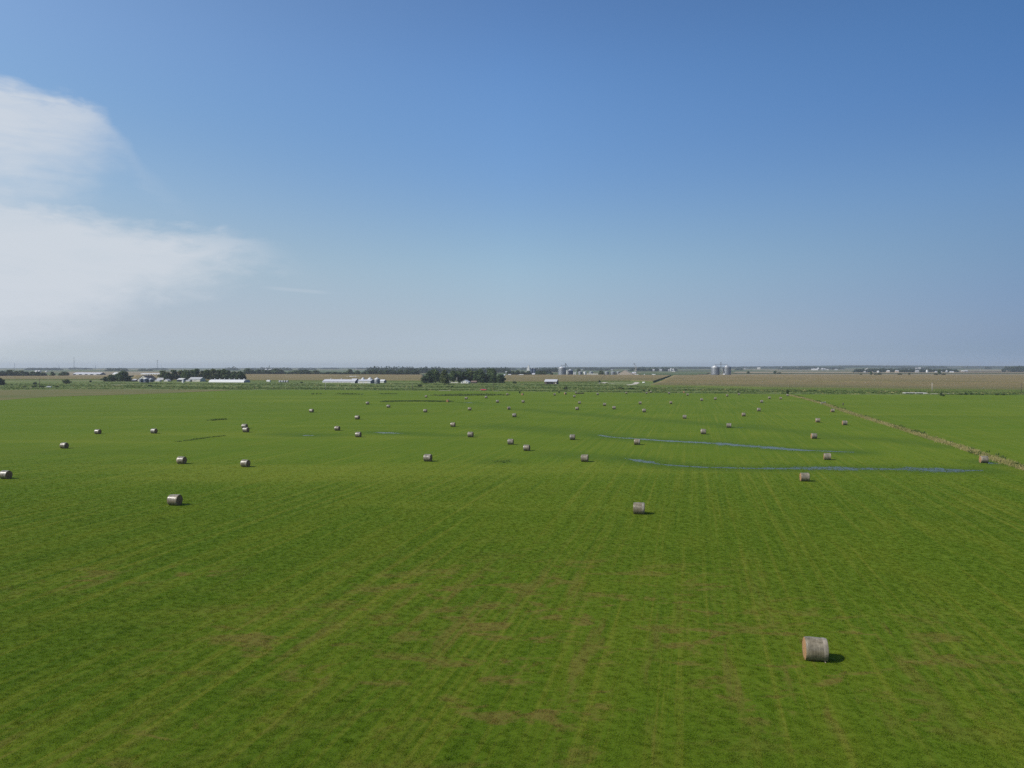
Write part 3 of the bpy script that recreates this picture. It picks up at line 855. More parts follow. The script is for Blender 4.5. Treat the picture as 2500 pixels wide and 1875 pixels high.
# photograph position of the foot of each bale, extra turn in degrees, description
BALES = [
    (1990, 1612, 3, 'largest round bale, nearest the camera, with its orange cut end and dark shadow'),
    (1560, 1255, 2, 'pale bale standing alone in open grass below both long puddles'),
    (427, 1233.5, 4, 'shiny grey bale nearest the camera on the left, black end showing'),
    (14, 1169, 2, 'shiny grey bale cut off by the left edge of the photo'),
    (157, 1094.8, 3, 'shiny bale up and right of the one cut off by the left edge'),
    (239, 1059.6, 4, 'far left bale of the two lying level above the shiny bales at left'),
    (376, 1058.2, 0, 'right one of the two bales lying level near the upper left of the field'),
    (597.5, 1046.4, 6, 'rear bale of the touching pair at left, half hidden by the front one'),
    (600.5, 1055.4, 2, 'front bale of the touching pair at left'),
    (443.7, 1132.4, 3, 'left one of two grey bales side by side above the big shiny left-hand bale'),
    (599, 1140, 0, 'right one of two grey bales side by side in the left half of the field'),
    (823.6, 1051.3, 2, 'bale between the small round puddle and the wider puddle at centre left'),
    (874.9, 1067.2, 1, 'bale just below the left end of the wider centre-left puddle'),
    (872.5, 1024, 1, 'bale above the centre-left puddle, right under the long white barn'),
    (760.5, 1006.8, 0, 'leftmost bale of the middle distance, alone on streaky grass'),
    (897.6, 987.6, 10, 'small bale below the white grain bins of the hog farm'),
    (948.4, 995.3, 2, 'small bale just left of the dark weedy strip, a little lower'),
    (1038.5, 1006.8, 2, 'bale below the middle of the dark weedy strip'),
    (1040.3, 970.6, 4, 'tiny bale above the dark weedy strip, under the grove'),
    (1093, 981.6, 88, 'dark end-on bale at the right tip of the weedy strip'),
    (1138.3, 975.2, 3, 'tiny bale left of and below the red truck'),
    (1187, 972.4, 3, 'tiny bale straight below the red truck'),
    (1214.6, 983.1, 4, 'small bale below and right of the red truck, below two tinier ones'),
    (1146.7, 1002, 4, 'bale right of the thin silvery puddle beyond the weedy strip'),
    (1105.8, 1042, 0, 'lone mid-field bale above the one nearest the centre of the photo'),
    (1149, 1067.3, 3, 'bale at the middle of the photo, right of the lone mid-field one'),
    (1044.7, 1126.5, 1, 'large grey bale left of centre, nearest of the middle column'),
    (1238.7, 965.3, 14, 'tiny far-edge bale right of the red truck, left of an end-on one'),
    (1275.4, 965, 80, 'tiny end-on bale at the far edge, left of the dark shed'),
    (1277.4, 983.4, 2, 'small bale below the tiny end-on bale of the far edge'),
    (1242.4, 1000.1, 20, 'bale turned to show a striped dark end, above one with a square face'),
    (1256, 1018.4, 3, 'square-looking tan bale just below the one with striped dark end'),
    (1354, 965.6, 12, 'tiny bale straight below the dark open shed'),
    (1380.3, 963.1, 30, 'tiny whitish turned bale left of the dark brush pile'),
    (1402.3, 970.4, 4, 'small bale just below the dark brush pile'),
    (1406.3, 960.8, 10, 'tiny bale touching the left end of the dark brush pile'),
    (1414.7, 986.2, 2, 'small bale in a column under the brush pile, above a tan one'),
    (1409, 1001.2, -2, 'tan bale lowest of the column under the brush pile'),
    (1476, 991, 6, 'bale up and left of a similar one, below the steel legs of the elevator'),
    (1459, 964.5, 8, 'tiny bale at the far edge between the brush pile and the slanting lane'),
    (1499.2, 999.2, 0, 'bale down and right of a similar one in the far middle field'),
    (1529.2, 961.4, 6, 'tiny bale under the tan gabled store at the far edge'),
    (1578.6, 961.4, 4, 'tiny bale below and left of the slanting lane foot'),
    (1589, 959.1, 5, 'faint tiny bale just behind another near the slanting lane foot'),
    (1562.8, 987.1, 3, 'small bale below the foot of the slanting lane'),
    (1572.7, 1006.6, 2, 'squarish bale further down below the slanting lane'),
    (1633.4, 962.2, 4, 'tiny pale bale at the far edge, left of a white end-on one'),
    (1638, 986.2, 6, 'grey bale in the far field below the left twin grain bin'),
    (1671.3, 1022.2, -2, 'tan bale above the left part of the upper long puddle'),
    (1669.9, 959.4, 75, 'tiny white end-on bale at the field edge'),
    (1678.6, 965.9, 4, 'tiny bale just below the white end-on one at the field edge'),
    (1713, 978.9, -3, 'small bale below the twin grain bins, left of one slightly higher'),
    (1746.4, 976, -4, 'small dusky bale right under the twin grain bins'),
    (1775.3, 968.1, 2, 'tiny bale at the far edge under the right twin bin'),
    (1803.8, 964.6, 0, 'tiny bale near the far edge, right of the twin bins'),
    (1815.4, 1016.5, 3, 'light grey bale above the small blue puddle with a bale at its end'),
    (1779.5, 1044.2, -4, 'brown bale at the left end of the small blue puddle'),
    (1717.3, 1060, -2, 'brown bale above the middle of the upper long puddle'),
    (1555.4, 1086, 0, 'tan bale standing right on the upper long puddle'),
    (1397.8, 1073.8, 5, 'bale with a dark end left of the tip of the upper long puddle'),
    (1246.6, 1085.3, 2, 'grey bale upper left of a nearer one beside the middle of the field'),
    (1286.2, 1100.8, -1, 'tan bale just below and right of another near mid-field'),
    (1427.5, 1127.3, 0, 'squarish tan bale above the left tip of the lower long puddle'),
    (1852.5, 1004.2, 0, 'tan bale in the far right field, left of the dry fence row'),
    (1859.5, 983.6, -3, 'small bale lowest of a trio by the far end of the fence row'),
    (1878.5, 973.8, -4, 'small bale upper left of the trio by the far end of the fence row'),
    (1906, 975, -3, 'small bale rightmost of the trio near the fence row end'),
    (1922.8, 967.1, -8, 'tiny bale at the top end of the dry fence row, by a small tree'),
    (2032.6, 1006.3, 0, 'bale tucked against the dry fence row in the right field'),
    (1996.5, 1031.3, -3, 'brownish bale left of a white-grey one below the fence row'),
    (2062, 1037.9, 4, 'white-grey bale right of a brownish one below the fence row'),
    (1987, 1071, 6, 'grey bale above the right tip of the upper long puddle'),
    (2019.6, 1122.7, -3, 'pale bale above the right half of the lower long puddle'),
    (2401.6, 1130.2, 0, 'bale beside a puddle right under the near end of the fence row'),
    (1964.2, 1175, 4, 'bale with an orange end just below the lower long puddle'),
]
protos = []
for i, (px, py, turn, lab) in enumerate(BALES):
    p = G(px, py)
    # the foot line seen is the near lower edge of the bale: its centre lies a little behind
    d = Vector((p.x, p.y, 0)).normalized()
    p = p + d * 0.22
    rz = GRID + R(turn)
    if i < 7:
        root = empty('hay_bale', p, rz)
        bale_parts(root, i * 13 + 5, 1, 48 if i else 72, i == 0)
        protos.append(root)
    else:
        root = copy_tree(protos[1 + (i * 5) % 6])
        root.location = p
        root.rotation_euler = (0, 0, rz + (math.pi if i % 2 else 0))
    s = 1.0 + (0 if i == 0 else 0.04 * math.sin(i * 7.3))
    root.scale = (1.0 * s, s, s)
    tag(root, lab, 'hay bale', BALE_GROUP)

# ------------------------------------------------------------------ standing grass blades near the camera
m_blade, nt, b = material('grass_blades', 0.7)
geo = nt.new('ShaderNodeNewGeometry')
P = nt.vm('MULTIPLY', geo.outputs['Position'], (1, 1, 0))
ab = nt.new('ShaderNodeAttribute', attribute_name='bare', attribute_type='INSTANCER').outputs['Fac']
c, tuft, fine, stripe = grass_colour(nt, P, None, ab)
rnd = nt.new('ShaderNodeObjectInfo').outputs['Random']
v = nt.m('MULTIPLY_ADD', rnd, 0.4, 1.95)
c = nt.mix(1.0, c, nt.vec(nt.m('MULTIPLY', v, 1.04), v, nt.m('MULTIPLY', v, 0.9)), 'MULTIPLY')
nt.put(b.inputs['Base Color'], c)
b.inputs['Specular IOR Level'].default_value = 0.15
tr = nt.new('ShaderNodeBsdfTranslucent'); nt.put(tr.inputs['Color'], c)
mx = nt.new('ShaderNodeMixShader'); mx.inputs[0].default_value = 0.5
nt.t.links.new(b.outputs[0], mx.inputs[1]); nt.t.links.new(tr.outputs[0], mx.inputs[2])
nt.t.links.new(mx.outputs[0], nt.t.nodes['Material Output'].inputs['Surface'])

def tuft_mesh(seed, blades=18):
    r = random.Random(seed)
    V, Fq = [], []
    for k in range(blades):
        a = r.uniform(0, 6.283); d_ = 0.26 * math.sqrt(r.random())
        x, y = d_ * math.cos(a), d_ * math.sin(a)
        h = r.uniform(0.05, 0.12); lean = r.uniform(0.02, 0.09); la = a + r.uniform(-0.8, 0.8)
        wd = r.uniform(0.007, 0.014); pa = la + 1.57
        wx, wy = wd * math.cos(pa), wd * math.sin(pa)
        mx_, my_ = x + lean * 0.35 * math.cos(la), y + lean * 0.35 * math.sin(la)
        tx, ty = x + lean * math.cos(la), y + lean * math.sin(la)
        i = len(V)
        V += [(x - wx, y - wy, 0), (x + wx, y + wy, 0), (mx_ + wx * 0.8, my_ + wy * 0.8, h * 0.6), (mx_ - wx * 0.8, my_ - wy * 0.8, h * 0.6), (tx, ty, h)]
        Fq += [(i, i + 1, i + 2, i + 3), (i + 3, i + 2, i + 4)]
    me = bpy.data.meshes.new('grass_tuft')
    me.from_pydata(V, [], Fq); me.materials.append(m_blade); me.update()
    return me

# the patch the blades grow on: the near part of the field, thinning with distance
gu, gv = 60, 70
V, D, B = [], [], []
for j in range(gv):
    Yd = 14.0 * (195.0 / 14.0) ** (j / (gv - 1))
    for i in range(gu):
        Xd = (-1.0 + 2.0 * i / (gu - 1)) * (0.76 * Yd + 24.0)
        V.append((Xd, Yd, 0.005))
        t = min(1.0, max(0.0, (195.0 - Yd) / 155.0))
        bb = 0.0
        for x, y, rx, ry in BARE:
            c_ = G(x, y)
            bb = max(bb, math.exp(-(((Xd - c_[0]) / rx) ** 2 + ((Yd - c_[1]) / ry) ** 2)))
        D.append(TUFT_D * t * t * (3 - 2 * t) * (1 - 0.35 * bb)); B.append(bb)
idx = np.arange(gu * gv).reshape(gv, gu)
Fq = np.stack([idx[:-1, :-1], idx[:-1, 1:], idx[1:, 1:], idx[1:, :-1]], -1).reshape(-1, 4)
me = array_mesh('grass', V, Fq, m_blade)
for nm, arr in (('dens', D), ('bare', B)):
    at = me.attributes.new(nm, 'FLOAT', 'POINT'); at.data.foreach_set('value', np.array(arr, np.float32))
grass = tag(link('grass', me), 'short green hay regrowth standing across the near field', 'grass', kind='stuff')
ng = bpy.data.node_groups.new('grow_grass', 'GeometryNodeTree')
ng.interface.new_socket('Geometry', in_out='INPUT', socket_type='NodeSocketGeometry')
ng.interface.new_socket('Geometry', in_out='OUTPUT', socket_type='NodeSocketGeometry')
gi, go = ng.nodes.new('NodeGroupInput'), ng.nodes.new('NodeGroupOutput')
att = ng.nodes.new('GeometryNodeInputNamedAttribute'); att.data_type = 'FLOAT'; att.inputs['Name'].default_value = 'dens'
dis = ng.nodes.new('GeometryNodeDistributePointsOnFaces'); dis.distribute_method = 'RANDOM'
ng.links.new(gi.outputs[0], dis.inputs['Mesh']); ng.links.new(att.outputs['Attribute'], dis.inputs['Density'])
join = ng.nodes.new('GeometryNodeGeometryToInstance')
for k in range(5):
    o = bpy.data.objects.new('grass_tuft', tuft_mesh(40 + k))
    oi = ng.nodes.new('GeometryNodeObjectInfo'); oi.inputs['Object'].default_value = o
    ng.links.new(oi.outputs['Geometry'], join.inputs[0])
ins = ng.nodes.new('GeometryNodeInstanceOnPoints')
ng.links.new(dis.outputs['Points'], ins.inputs['Points']); ng.links.new(join.outputs[0], ins.inputs['Instance'])
ins.inputs['Pick Instance'].default_value = True
rz = ng.nodes.new('FunctionNodeRandomValue'); rz.data_type = 'FLOAT_VECTOR'
rz.inputs['Min'].default_value = (-0.15, -0.15, 0); rz.inputs['Max'].default_value = (0.15, 0.15, 6.283)
ng.links.new(rz.outputs['Value'], ins.inputs['Rotation'])
rs = ng.nodes.new('FunctionNodeRandomValue'); rs.data_type = 'FLOAT'
rs.inputs[2].default_value = 0.55; rs.inputs[3].default_value = 1.1; rs.inputs['Seed'].default_value = 5
ng.links.new(rs.outputs[1], ins.inputs['Scale'])
ng.links.new(ins.outputs[0], go.inputs[0])
grass.modifiers.new('grow', 'NODES').node_group = ng

# ------------------------------------------------------------------ trees
def crown_mesh(name, seed, mat, H=15.0, W=11.0, n_lobes=16, leaf=0.62, per=9.0, low=0.12, conic=False):
    """crown of many leaf clumps: foot at z = 0, top at H, width W"""
    rng = np.random.default_rng(seed)
    lobes = [(0, 0, H * 0.52, W * 0.34, W * 0.34, H * 0.36), (0, 0, H * 0.30, W * 0.36, W * 0.36, H * 0.22)]
    for k in range(n_lobes):
        t = rng.random()
        z = H * (low + (0.94 - low) * t)
        env = (1 - t) ** 0.7 if conic else math.sqrt(max(0.05, 1 - ((t - 0.34) / 0.72) ** 2))
        r_ = W * 0.5 * env
        a = k * 2.4 + rng.uniform(-0.5, 0.5)
        s = W * rng.uniform(0.16, 0.25)
        d_ = max(0.0, r_ - s * 0.8) * rng.uniform(0.55, 1.08)
        lobes.append((d_ * math.cos(a), d_ * math.sin(a), min(z, H - s * 0.8), s, s, s * rng.uniform(0.75, 1.05)))
    C, N = lobe_points(lobes, per, rng, 0.55)
    keep = C[:, 2] > 0.2
    C, N = C[keep], N[keep]
    V, Fq = leaf_quads(C, N + np.array([0, 0, 0.25]), leaf * rng.uniform(0.7, 1.3, len(C)), rng)
    return array_mesh(name, V, Fq, mat), lobes
def trunk_mesh(seed, lobes, H, r0=0.34):
    r = random.Random(seed)
    m_ = MB()
    pts = [Vector((0, 0, -0.3)), Vector((r.uniform(-0.2, 0.2), r.uniform(-0.2, 0.2), H * 0.22)), Vector((r.uniform(-0.4, 0.4), r.uniform(-0.4, 0.4), H * 0.46)), Vector((0, 0, H * 0.72))]
    rad = [r0 * 1.25, r0, r0 * 0.66, r0 * 0.25]
    for i in range(3):
        m_.bar(pts[i], pts[i + 1], rad[i], 8, rad[i + 1])
    for l in lobes[1:9]:
        b0 = pts[1].lerp(pts[2], r.random())
        m_.bar(b0, (l[0], l[1], l[2]), r0 * 0.36, 5, r0 * 0.1)
    return m_.mesh('trunk', M['bark'])
TREE_KIND = []
for k, (mat, H, W, nl, low, con) in enumerate((
        ('leaf', 15, 11.5, 20, 0.10, False), ('leaf', 15, 9.0, 17, 0.08, False), ('leaf_dark', 15, 12.5, 24, 0.05, False),
        ('leaf_olive', 15, 11.0, 20, 0.14, False), ('leaf_dark', 15, 8.0, 15, 0.06, True), ('leaf', 15, 14.0, 26, 0.07, False))):
    cm, lb = crown_mesh('crown', 100 + k, M[mat], H, W, nl, 0.70, 9.5, low, con)
    TREE_KIND.append((cm, trunk_mesh(200 + k, lb, H), H, W))
SHRUB_KIND = []
for k, (mat, H, W) in enumerate((('leaf_shrub', 4.0, 4.6), ('leaf_dark', 4.0, 5.4), ('leaf_olive', 4.0, 4.2))):
    cm, lb = crown_mesh('foliage', 300 + k, M[mat], H, W, 12, 0.34, 26.0, 0.10)
    tm = MB()
    for l in lb[1:7]:
        tm.bar((l[0] * 0.15, l[1] * 0.15, -0.1), (l[0], l[1], l[2]), 0.07, 5, 0.03)
    SHRUB_KIND.append((cm, tm.mesh('stem', M['bark']), H, W))

def tree(x, yb, yt, wpx, kind, label, group=None, name='tree', Y=None, cat=None):
    p = G(x, yb) if Y is None else at_dist(x, Y)
    if group and group.startswith(('windbreak', 'trees of')):
        wpx *= 1.18                               # neighbouring crowns grow into each other
    kinds = SHRUB_KIND if name == 'shrub' else TREE_KIND
    cm, tm, H, W = kinds[kind % len(kinds)]
    h = height_at(x, yt, p.y); w_ = wpx * mpp(p.y)
    root = empty(name, p, random.uniform(0, 6.28), (w_ / W, w_ / W, h / H))
    link('foliage' if name == 'shrub' else 'crown', cm, root)
    link('stem' if name == 'shrub' else 'trunk', tm, root)
    return tag(root, label, cat or name, group)
ORD = ['leftmost', 'second from left', 'third from left', 'fourth from left', 'fifth from left', 'sixth from left', 'seventh from left', 'eighth from left',
       'ninth from left', 'tenth from left', 'eleventh from left', 'twelfth from left', 'thirteenth from left', 'fourteenth from left', 'fifteenth from left', 'sixteenth from left', 'seventeenth from left', 'eighteenth from left',
       'nineteenth from left', 'twentieth from left', 'twenty-first from left', 'twenty-second from left', 'twenty-third from left', 'twenty-fourth from left', 'twenty-fifth from left', 'twenty-sixth from left',
       'twenty-seventh from left', 'twenty-eighth from left', 'twenty-ninth from left', 'thirtieth from left']
def row(trees, pattern, group):
    """a row of trees given left to right as (x, foot, top, width, kind, looks)"""
    for k, t in enumerate(sorted(trees, key=lambda q: q[0])):
        o = ORD[k] if k < len(trees) - 1 else 'rightmost'
        tree(*t[:5], pattern.format(look=t[5] if len(t) > 5 else 'dark green', ord=o), group)

# far left hedgerow at the back of the corn
row([(-8, 920.4, 907, 22, 0), (8, 920.3, 905.5, 18, 2), (25, 920.2, 902.6, 20, 1, 'tall dark'), (40, 920.0, 905.5, 14, 3, 'thin olive'), (52, 919.8, 904.5, 18, 3, 'open olive'), (66, 920, 907, 18, 2, 'low dark'),
     (80, 920, 907.5, 18, 0), (93, 920, 907, 16, 2), (106, 920, 909, 18, 2, 'low dark')],
    '{look} tree, {ord} in the hedgerow along the far left corn', 'trees of the far left hedgerow')
tree(128, 920, 908, 13, 0, 'small dark tree just right of the far left hedgerow, standing alone')
tree(157, 919.6, 907, 26, 5, 'broad olive-dark tree at the left end of the long grey cattle shed')
tree(217, 919.4, 916.2, 9, 2, 'low dark bush in front of the long grey cattle shed', name='shrub')
tree(1, 940.2, 922.5, 24, 2, 'dark tree cut off by the left edge of the photo beside the road')
tree(161, 937.0, 924.6, 22, 2, 'round dark bush standing alone in the rough grass at far left', name='shrub')
row([(258, 931.4, 919.5, 14, 2, 'low dark'), (273, 931.6, 914.5, 22, 2, 'round dark'), (288, 931.5, 913, 20, 1, 'dark'), (300, 931.5, 904.5, 26, 5, 'tall dark'), (312, 931.5, 917, 18, 2, 'sloping dark')],
    '{look} tree, {ord} of the clump hiding a white-roofed barn at left', 'trees of the left farm clump')
# windbreak of the left farm
row([(398, 930.5, 904.5, 22, 1, 'tall ragged'), (411, 931, 908, 22, 2), (424, 930.4, 902.8, 20, 1, 'tall'), (441, 930.2, 904, 22, 3, 'open olive'), (455, 931.2, 902.4, 22, 5, 'broad green'), (470, 930, 902.6, 18, 1, 'tall'),
     (480, 930, 901, 20, 0, 'tall'), (494, 930, 902, 16, 4, 'narrow'), (506, 930, 903.4, 22, 0), (521, 930, 900.6, 22, 3, 'tall olive'), (534, 930, 902.6, 20, 1, 'narrow'), (547, 930, 902.2, 22, 0, 'tall'), (559, 930.2, 903.6, 20, 2, 'tall dark'),
     (573, 930.6, 906.8, 24, 2, 'round dark'), (588, 931, 906.2, 28, 2, 'broad dark')],
    '{look} tree, {ord} in the windbreak behind the left farm', 'windbreak trees of the left farm')
# tree line beyond the tan corn
line = [(604, 915.2, 899, 20, 1, 'tall'), (617, 915.2, 903, 22, 2), (630, 915.2, 902.8, 20, 0), (646, 915.2, 903, 22, 1), (660, 915.2, 902.4, 22, 2), (674, 915.3, 901, 22, 0, 'tall'), (686, 915.3, 902, 20, 2, 'tall dark'), (697, 915.3, 908.5, 16, 2, 'low'),
        (709, 915.3, 907.4, 22, 0, 'low'), (722, 915.3, 904, 24, 5), (736, 915.4, 902.6, 20, 1, 'tall'), (749, 915.4, 902.8, 24, 2), (770, 915.4, 904, 26, 3, 'round olive'), (788, 915.5, 909.4, 16, 2, 'low'), (801, 915.6, 907.4, 24, 2, 'low'),
        (817, 915.8, 907.8, 20, 0, 'low'), (830, 915.9, 908.5, 18, 2, 'low'), (841, 915.9, 908.6, 18, 0, 'low'), (854, 915.9, 901, 15, 1, 'tall narrow'), (864, 915.9, 908.6, 16, 2, 'low'), (873, 916, 904.8, 14, 1, 'narrow'),
        (890, 916, 906.6, 18, 2), (903, 916.2, 903.6, 18, 0), (915, 916.2, 901.5, 22, 1, 'tall'), (930, 916.3, 903, 20, 2), (944, 916.4, 903.6, 20, 0), (960, 916.4, 903.2, 22, 2), (977, 916.5, 903.4, 22, 0), (994, 916.5, 904, 22, 1), (1012, 916.5, 903, 24, 2)]
row(line, '{look} tree, {ord} in the tree line beyond the corn', 'trees of the long tree line beyond the corn')
# the grove left of centre
row([(1038, 934.8, 918, 22, 2, 'low dark'), (1050, 934.8, 905.5, 26, 2, 'broad dark'), (1064, 934.9, 906, 22, 0), (1075, 934, 909, 18, 4, 'dark narrow'), (1106, 934.6, 906, 22, 0), (1120, 934.2, 905, 24, 5, 'broad'), (1136, 934, 907, 22, 1),
     (1150, 933.8, 905, 20, 3, 'olive'), (1164, 934.4, 906, 22, 0), (1178, 934.6, 905.4, 22, 2), (1191, 934.6, 914, 18, 2, 'low dark'), (1206, 934.9, 915, 22, 2, 'low dark'), (1221, 935, 913, 26, 2, 'round dark')],
    '{look} tree, {ord} in the grove around the small white house', 'trees of the grove left of centre')
tree(1086, 938.8, 903.2, 27, 3, 'tall olive tree with a bare trunk standing in front of the dark grove')
row([(1196, 930, 899.5, 26, 1, 'tall'), (1204, 931, 901, 22, 0, 'tall'), (1172, 930, 900.6, 24, 5, 'broad tall'), (1146, 930, 902, 22, 0, 'tall'), (1060, 929, 901.6, 24, 1, 'tall')],
    '{look} tree, {ord} of the taller trees rising behind the dark grove', 'taller trees behind the grove')
# around the grain elevators
row([(1242, 916.8, 904.5, 14, 1, 'dark'), (1252, 916.8, 905.8, 16, 2), (1263, 916.8, 904.4, 18, 0), (1277, 916.8, 906, 18, 2), (1290, 916.8, 905.6, 18, 0), (1317, 916.4, 904.4, 20, 5, 'rounded'), (1330, 916.4, 906, 16, 0)],
    '{look} tree, {ord} around the white elevator town at centre', 'trees by the white elevator')
tree(1347, 916.3, 909.2, 9, 2, 'small round dark tree just left of the big ribbed grain bin')
tree(1467.5, 916.2, 904.6, 15, 3, 'dusky bushy tree between the white fence and the row of grey bins')
tree(1413, 909, 898.9, 10, 2, 'dark round tree alone in the far green field behind the grey bins')
tree(1827, 912.9, 905.6, 9, 3, 'small spreading tree alone in the far tan field right of the twin bins')
tree(1795.5, 912.6, 910.2, 6, 2, 'tiny dark bush between the twin bins and the lone spreading tree', name='shrub')
tree(1729, 912.6, 909.4, 9, 2, 'low dark bush at the left foot of the twin grain bins', name='shrub')
tree(1892, 912.6, 904.2, 8, 1, 'taller dark bush of the pair far right of the twin bins', name='shrub')
tree(1902, 912.6, 908.2, 11, 2, 'lower wide bush of the pair far right of the twin bins', name='shrub')
row([(2102, 915.6, 912.6, 7, 2, 'tiny dark'), (2127, 915.2, 907, 8, 1, 'upright dark'), (2137, 915.2, 911.5, 7, 2, 'low dark'), (2147, 915.4, 909.6, 12, 2, 'wide dark')],
    '{look} bush, {ord} of the field bushes before the far right village', 'bushes before the far right village')
row([(2197, 915.3, 911.4, 12, 2, 'flat dark'), (2220, 915.2, 909.8, 7, 4, 'pointed dark'), (2285, 915.2, 911, 11, 2, 'low dark'), (2293, 914.8, 901.6, 9, 1, 'tall grey-green'), (2303, 915.3, 911.2, 11, 2, 'flat dark')],
    '{look} bush, {ord} in the far field before the right-hand bins', 'bushes before the right-hand bins')
tree(1922.5, 962.6, 950.6, 9, 1, 'small lone tree at the top end of the dry fence row')
tree(1381, 951.4, 943.6, 13, 3, 'thin flat-topped little tree in rough grass below the elevator', name='shrub')

# bushes in the ditch and along the field edge
EDGE_B = [(1269, 960.2, 954.6, 5, 0, 'small round green bush at the field edge, left of the dark shed'), (1365, 959.8, 955.4, 5, 0, 'small round green bush at the field edge under the dark shed'),
          (2298, 966.4, 956, 7, 1, 'upright dark bush right of the concrete culvert'), (2303, 967.4, 962, 6, 1, 'low dark bush just below the one right of the culvert'), (2344, 963.8, 960.2, 9, 1, 'flat dark bush by the right-hand road, nearest the culvert side'),
          (2358, 964, 957.6, 8, 0, 'tallest dark bush in front of the right-hand road'), (2371, 964, 958.6, 7, 0, 'pointed bush just right of the tallest by the right-hand road'), (2398, 964.4, 961.6, 8, 1, 'low dark bush under the middle of the right-hand road'),
          (2433, 964.8, 961.4, 9, 1, 'low wide bush under the right part of the right-hand road'), (2449, 964.8, 961, 8, 1, 'small bush near the dark pole at right'),
          (1802, 957.4, 953.6, 5, 1, 'dark small bush above the tiny bale right of the twin bins'), (1817, 956.6, 953, 4, 1, 'tiny dark bush right of the dark one under the twin bins'),
          (1674, 953, 949.2, 9, 1, 'dark low bush above the white end-on bale'), (1572, 955.6, 951, 6, 1, 'left one of two dark bushes at the foot of the slanting lane'), (1584, 955.4, 950.6, 6, 1, 'right one of two dark bushes at the foot of the slanting lane'),
          (1515, 950.4, 944.6, 17, 1, 'wide dark bush in the ditch under the tan gabled store'), (1541, 950.6, 946.8, 18, 1, 'long low bush right of the wide dark one in the ditch'),
          (1256, 936.4, 930.2, 12, 1, 'dark round bush on the corn edge left of the dark open shed'), (1025, 944, 937.6, 12, 1, 'dark bush in rough grass left of the grove'), (1094, 944.6, 941.8, 12, 0, 'low green bush below the tall olive tree'),
          (1104, 945, 942, 10, 0, 'low green bush just right of the one below the tall olive tree'), (808, 934, 928.6, 9, 1, 'dark bush against the long hog barn, widest of its four'), (822, 934, 929.2, 6, 1, 'small dark bush against the hog barn near its middle'),
          (836, 934.2, 927.4, 9, 1, 'tallest dark bush against the hog barn'), (793, 934, 930, 5, 1, 'smallest dark bush at the left end of the hog barn'), (736, 935.6, 931.8, 8, 1, 'dark bush in the corn edge left of the hog barn'),
          (86, 939, 931.6, 10, 1, 'dark bush in the weeds behind the far left road'), (60, 945.6, 942, 10, 2, 'low bush along the far left road, under the dark pole'), (84, 944.8, 940.6, 12, 1, 'dark low bush along the far left road beside the pole'),
          (102, 945, 941.6, 14, 1, 'dark bush hugging the road just left of the white car'), (138, 945, 941.6, 12, 2, 'low bush right of the white car'), (221, 933.4, 928, 7, 1, 'small dark bush between the lone round bush and the clump'),
          (365, 943.4, 938.8, 12, 1, 'dark low bush below the three small bins of the left farm')]
for x, yb, yt, w_, k, lab in EDGE_B:
    tree(x, yb, yt, w_, k, lab, 'bushes in the ditch and field edges', name='shrub')

# ------------------------------------------------------------------ woods too far off to count
def woods(segs, label, leaf=2.6, mat='leaf_far'):
    """each segment: x0, x1, foot, top at left, top at right (photograph positions), optional distance"""
    rng = np.random.default_rng(int(segs[0][0]) + 5)
    Vs, Fs, n0 = [], [], 0
    for sg in segs:
        x0, x1, yb, ta, tb = sg[:5]
        Y = sg[5] if len(sg) > 5 else min(8200.0, G(x0, yb)[1])
        step = 2.6 if Y < 4000 else 3.2
        x = x0
        C = []
        while x < x1:
            t = (x - x0) / max(1e-6, x1 - x0)
            Yd = Y * rng.uniform(0.985, 1.03)
            edge_t = min(1.0, min(x - x0, x1 - x) / 8.0 + 0.45)
            top = ta + (tb - ta) * t
            p = at_dist(x, Yd)
            gz = ground_z(p.x, p.y)
            h = max(3.0, height_at(x, top, Yd) - gz) * rng.uniform(0.86, 1.20) * edge_t
            h = min(h, 30.0)
            r_ = step * mpp(Yd) * rng.uniform(0.8, 1.5)
            c_, n_ = lobe_points([(p.x, p.y, gz + h * 0.62, r_, r_, h * 0.40), (p.x + r_ * 0.4, p.y, gz + h * 0.3, r_ * 1.1, r_, h * 0.34)], 1.0, rng, 0.6)
            n = 34
            sel = rng.choice(len(c_), n, replace=len(c_) < n)
            V, Fq = leaf_quads(c_[sel], n_[sel] + np.array([0, 0, 0.2]), max(leaf, 1.1 * mpp(Yd)) * rng.uniform(0.7, 1.3, n), rng)
            Vs.append(V); Fs.append(Fq + n0); n0 += len(V)
            x += step * rng.uniform(0.55, 1.0)
    me = array_mesh('woods', np.concatenate(Vs), np.concatenate(Fs), M[mat])
    tag(link('woods', me), label, 'woods', kind='stuff')
woods([(62, 152, 903.4, 898.4, 898.6, 5200), (76, 84, 903, 895.8, 896, 5400), (168, 224, 901.4, 898.0, 898.4, 6500), (258, 312, 906, 898.2, 899.2, 4000), (338, 372, 905.6, 901, 901, 4300), (370, 408, 903, 899.0, 899.2, 6000)], 'blue-dark woods along the far left skyline')
woods([(550, 582, 903, 897.6, 897.4, 4800), (566, 576, 903, 894.6, 894.8, 5000), (600, 632, 903, 899, 899.4, 5600), (634, 712, 903.6, 896.4, 898.4, 4600), (728, 772, 903, 898.2, 898.4, 5600), (786, 824, 901.2, 898.0, 898.4, 7000), (868, 892, 901.4, 898, 898.2, 7000)], 'dark far woods behind the long tree line')
woods([(894, 1012, 908, 896.6, 896.0, 3300), (906, 922, 908, 894.4, 894.6, 3400), (990, 1062, 912, 899.6, 898.4, 2700), (1028, 1046, 912, 895.2, 895.4, 2900), (1050, 1076, 912, 896.6, 896, 2900), (1060, 1150, 912, 898.8, 899.4, 2700), (1140, 1246, 912, 899.8, 898.2, 2800)], 'broad dark woods rising behind the grove')
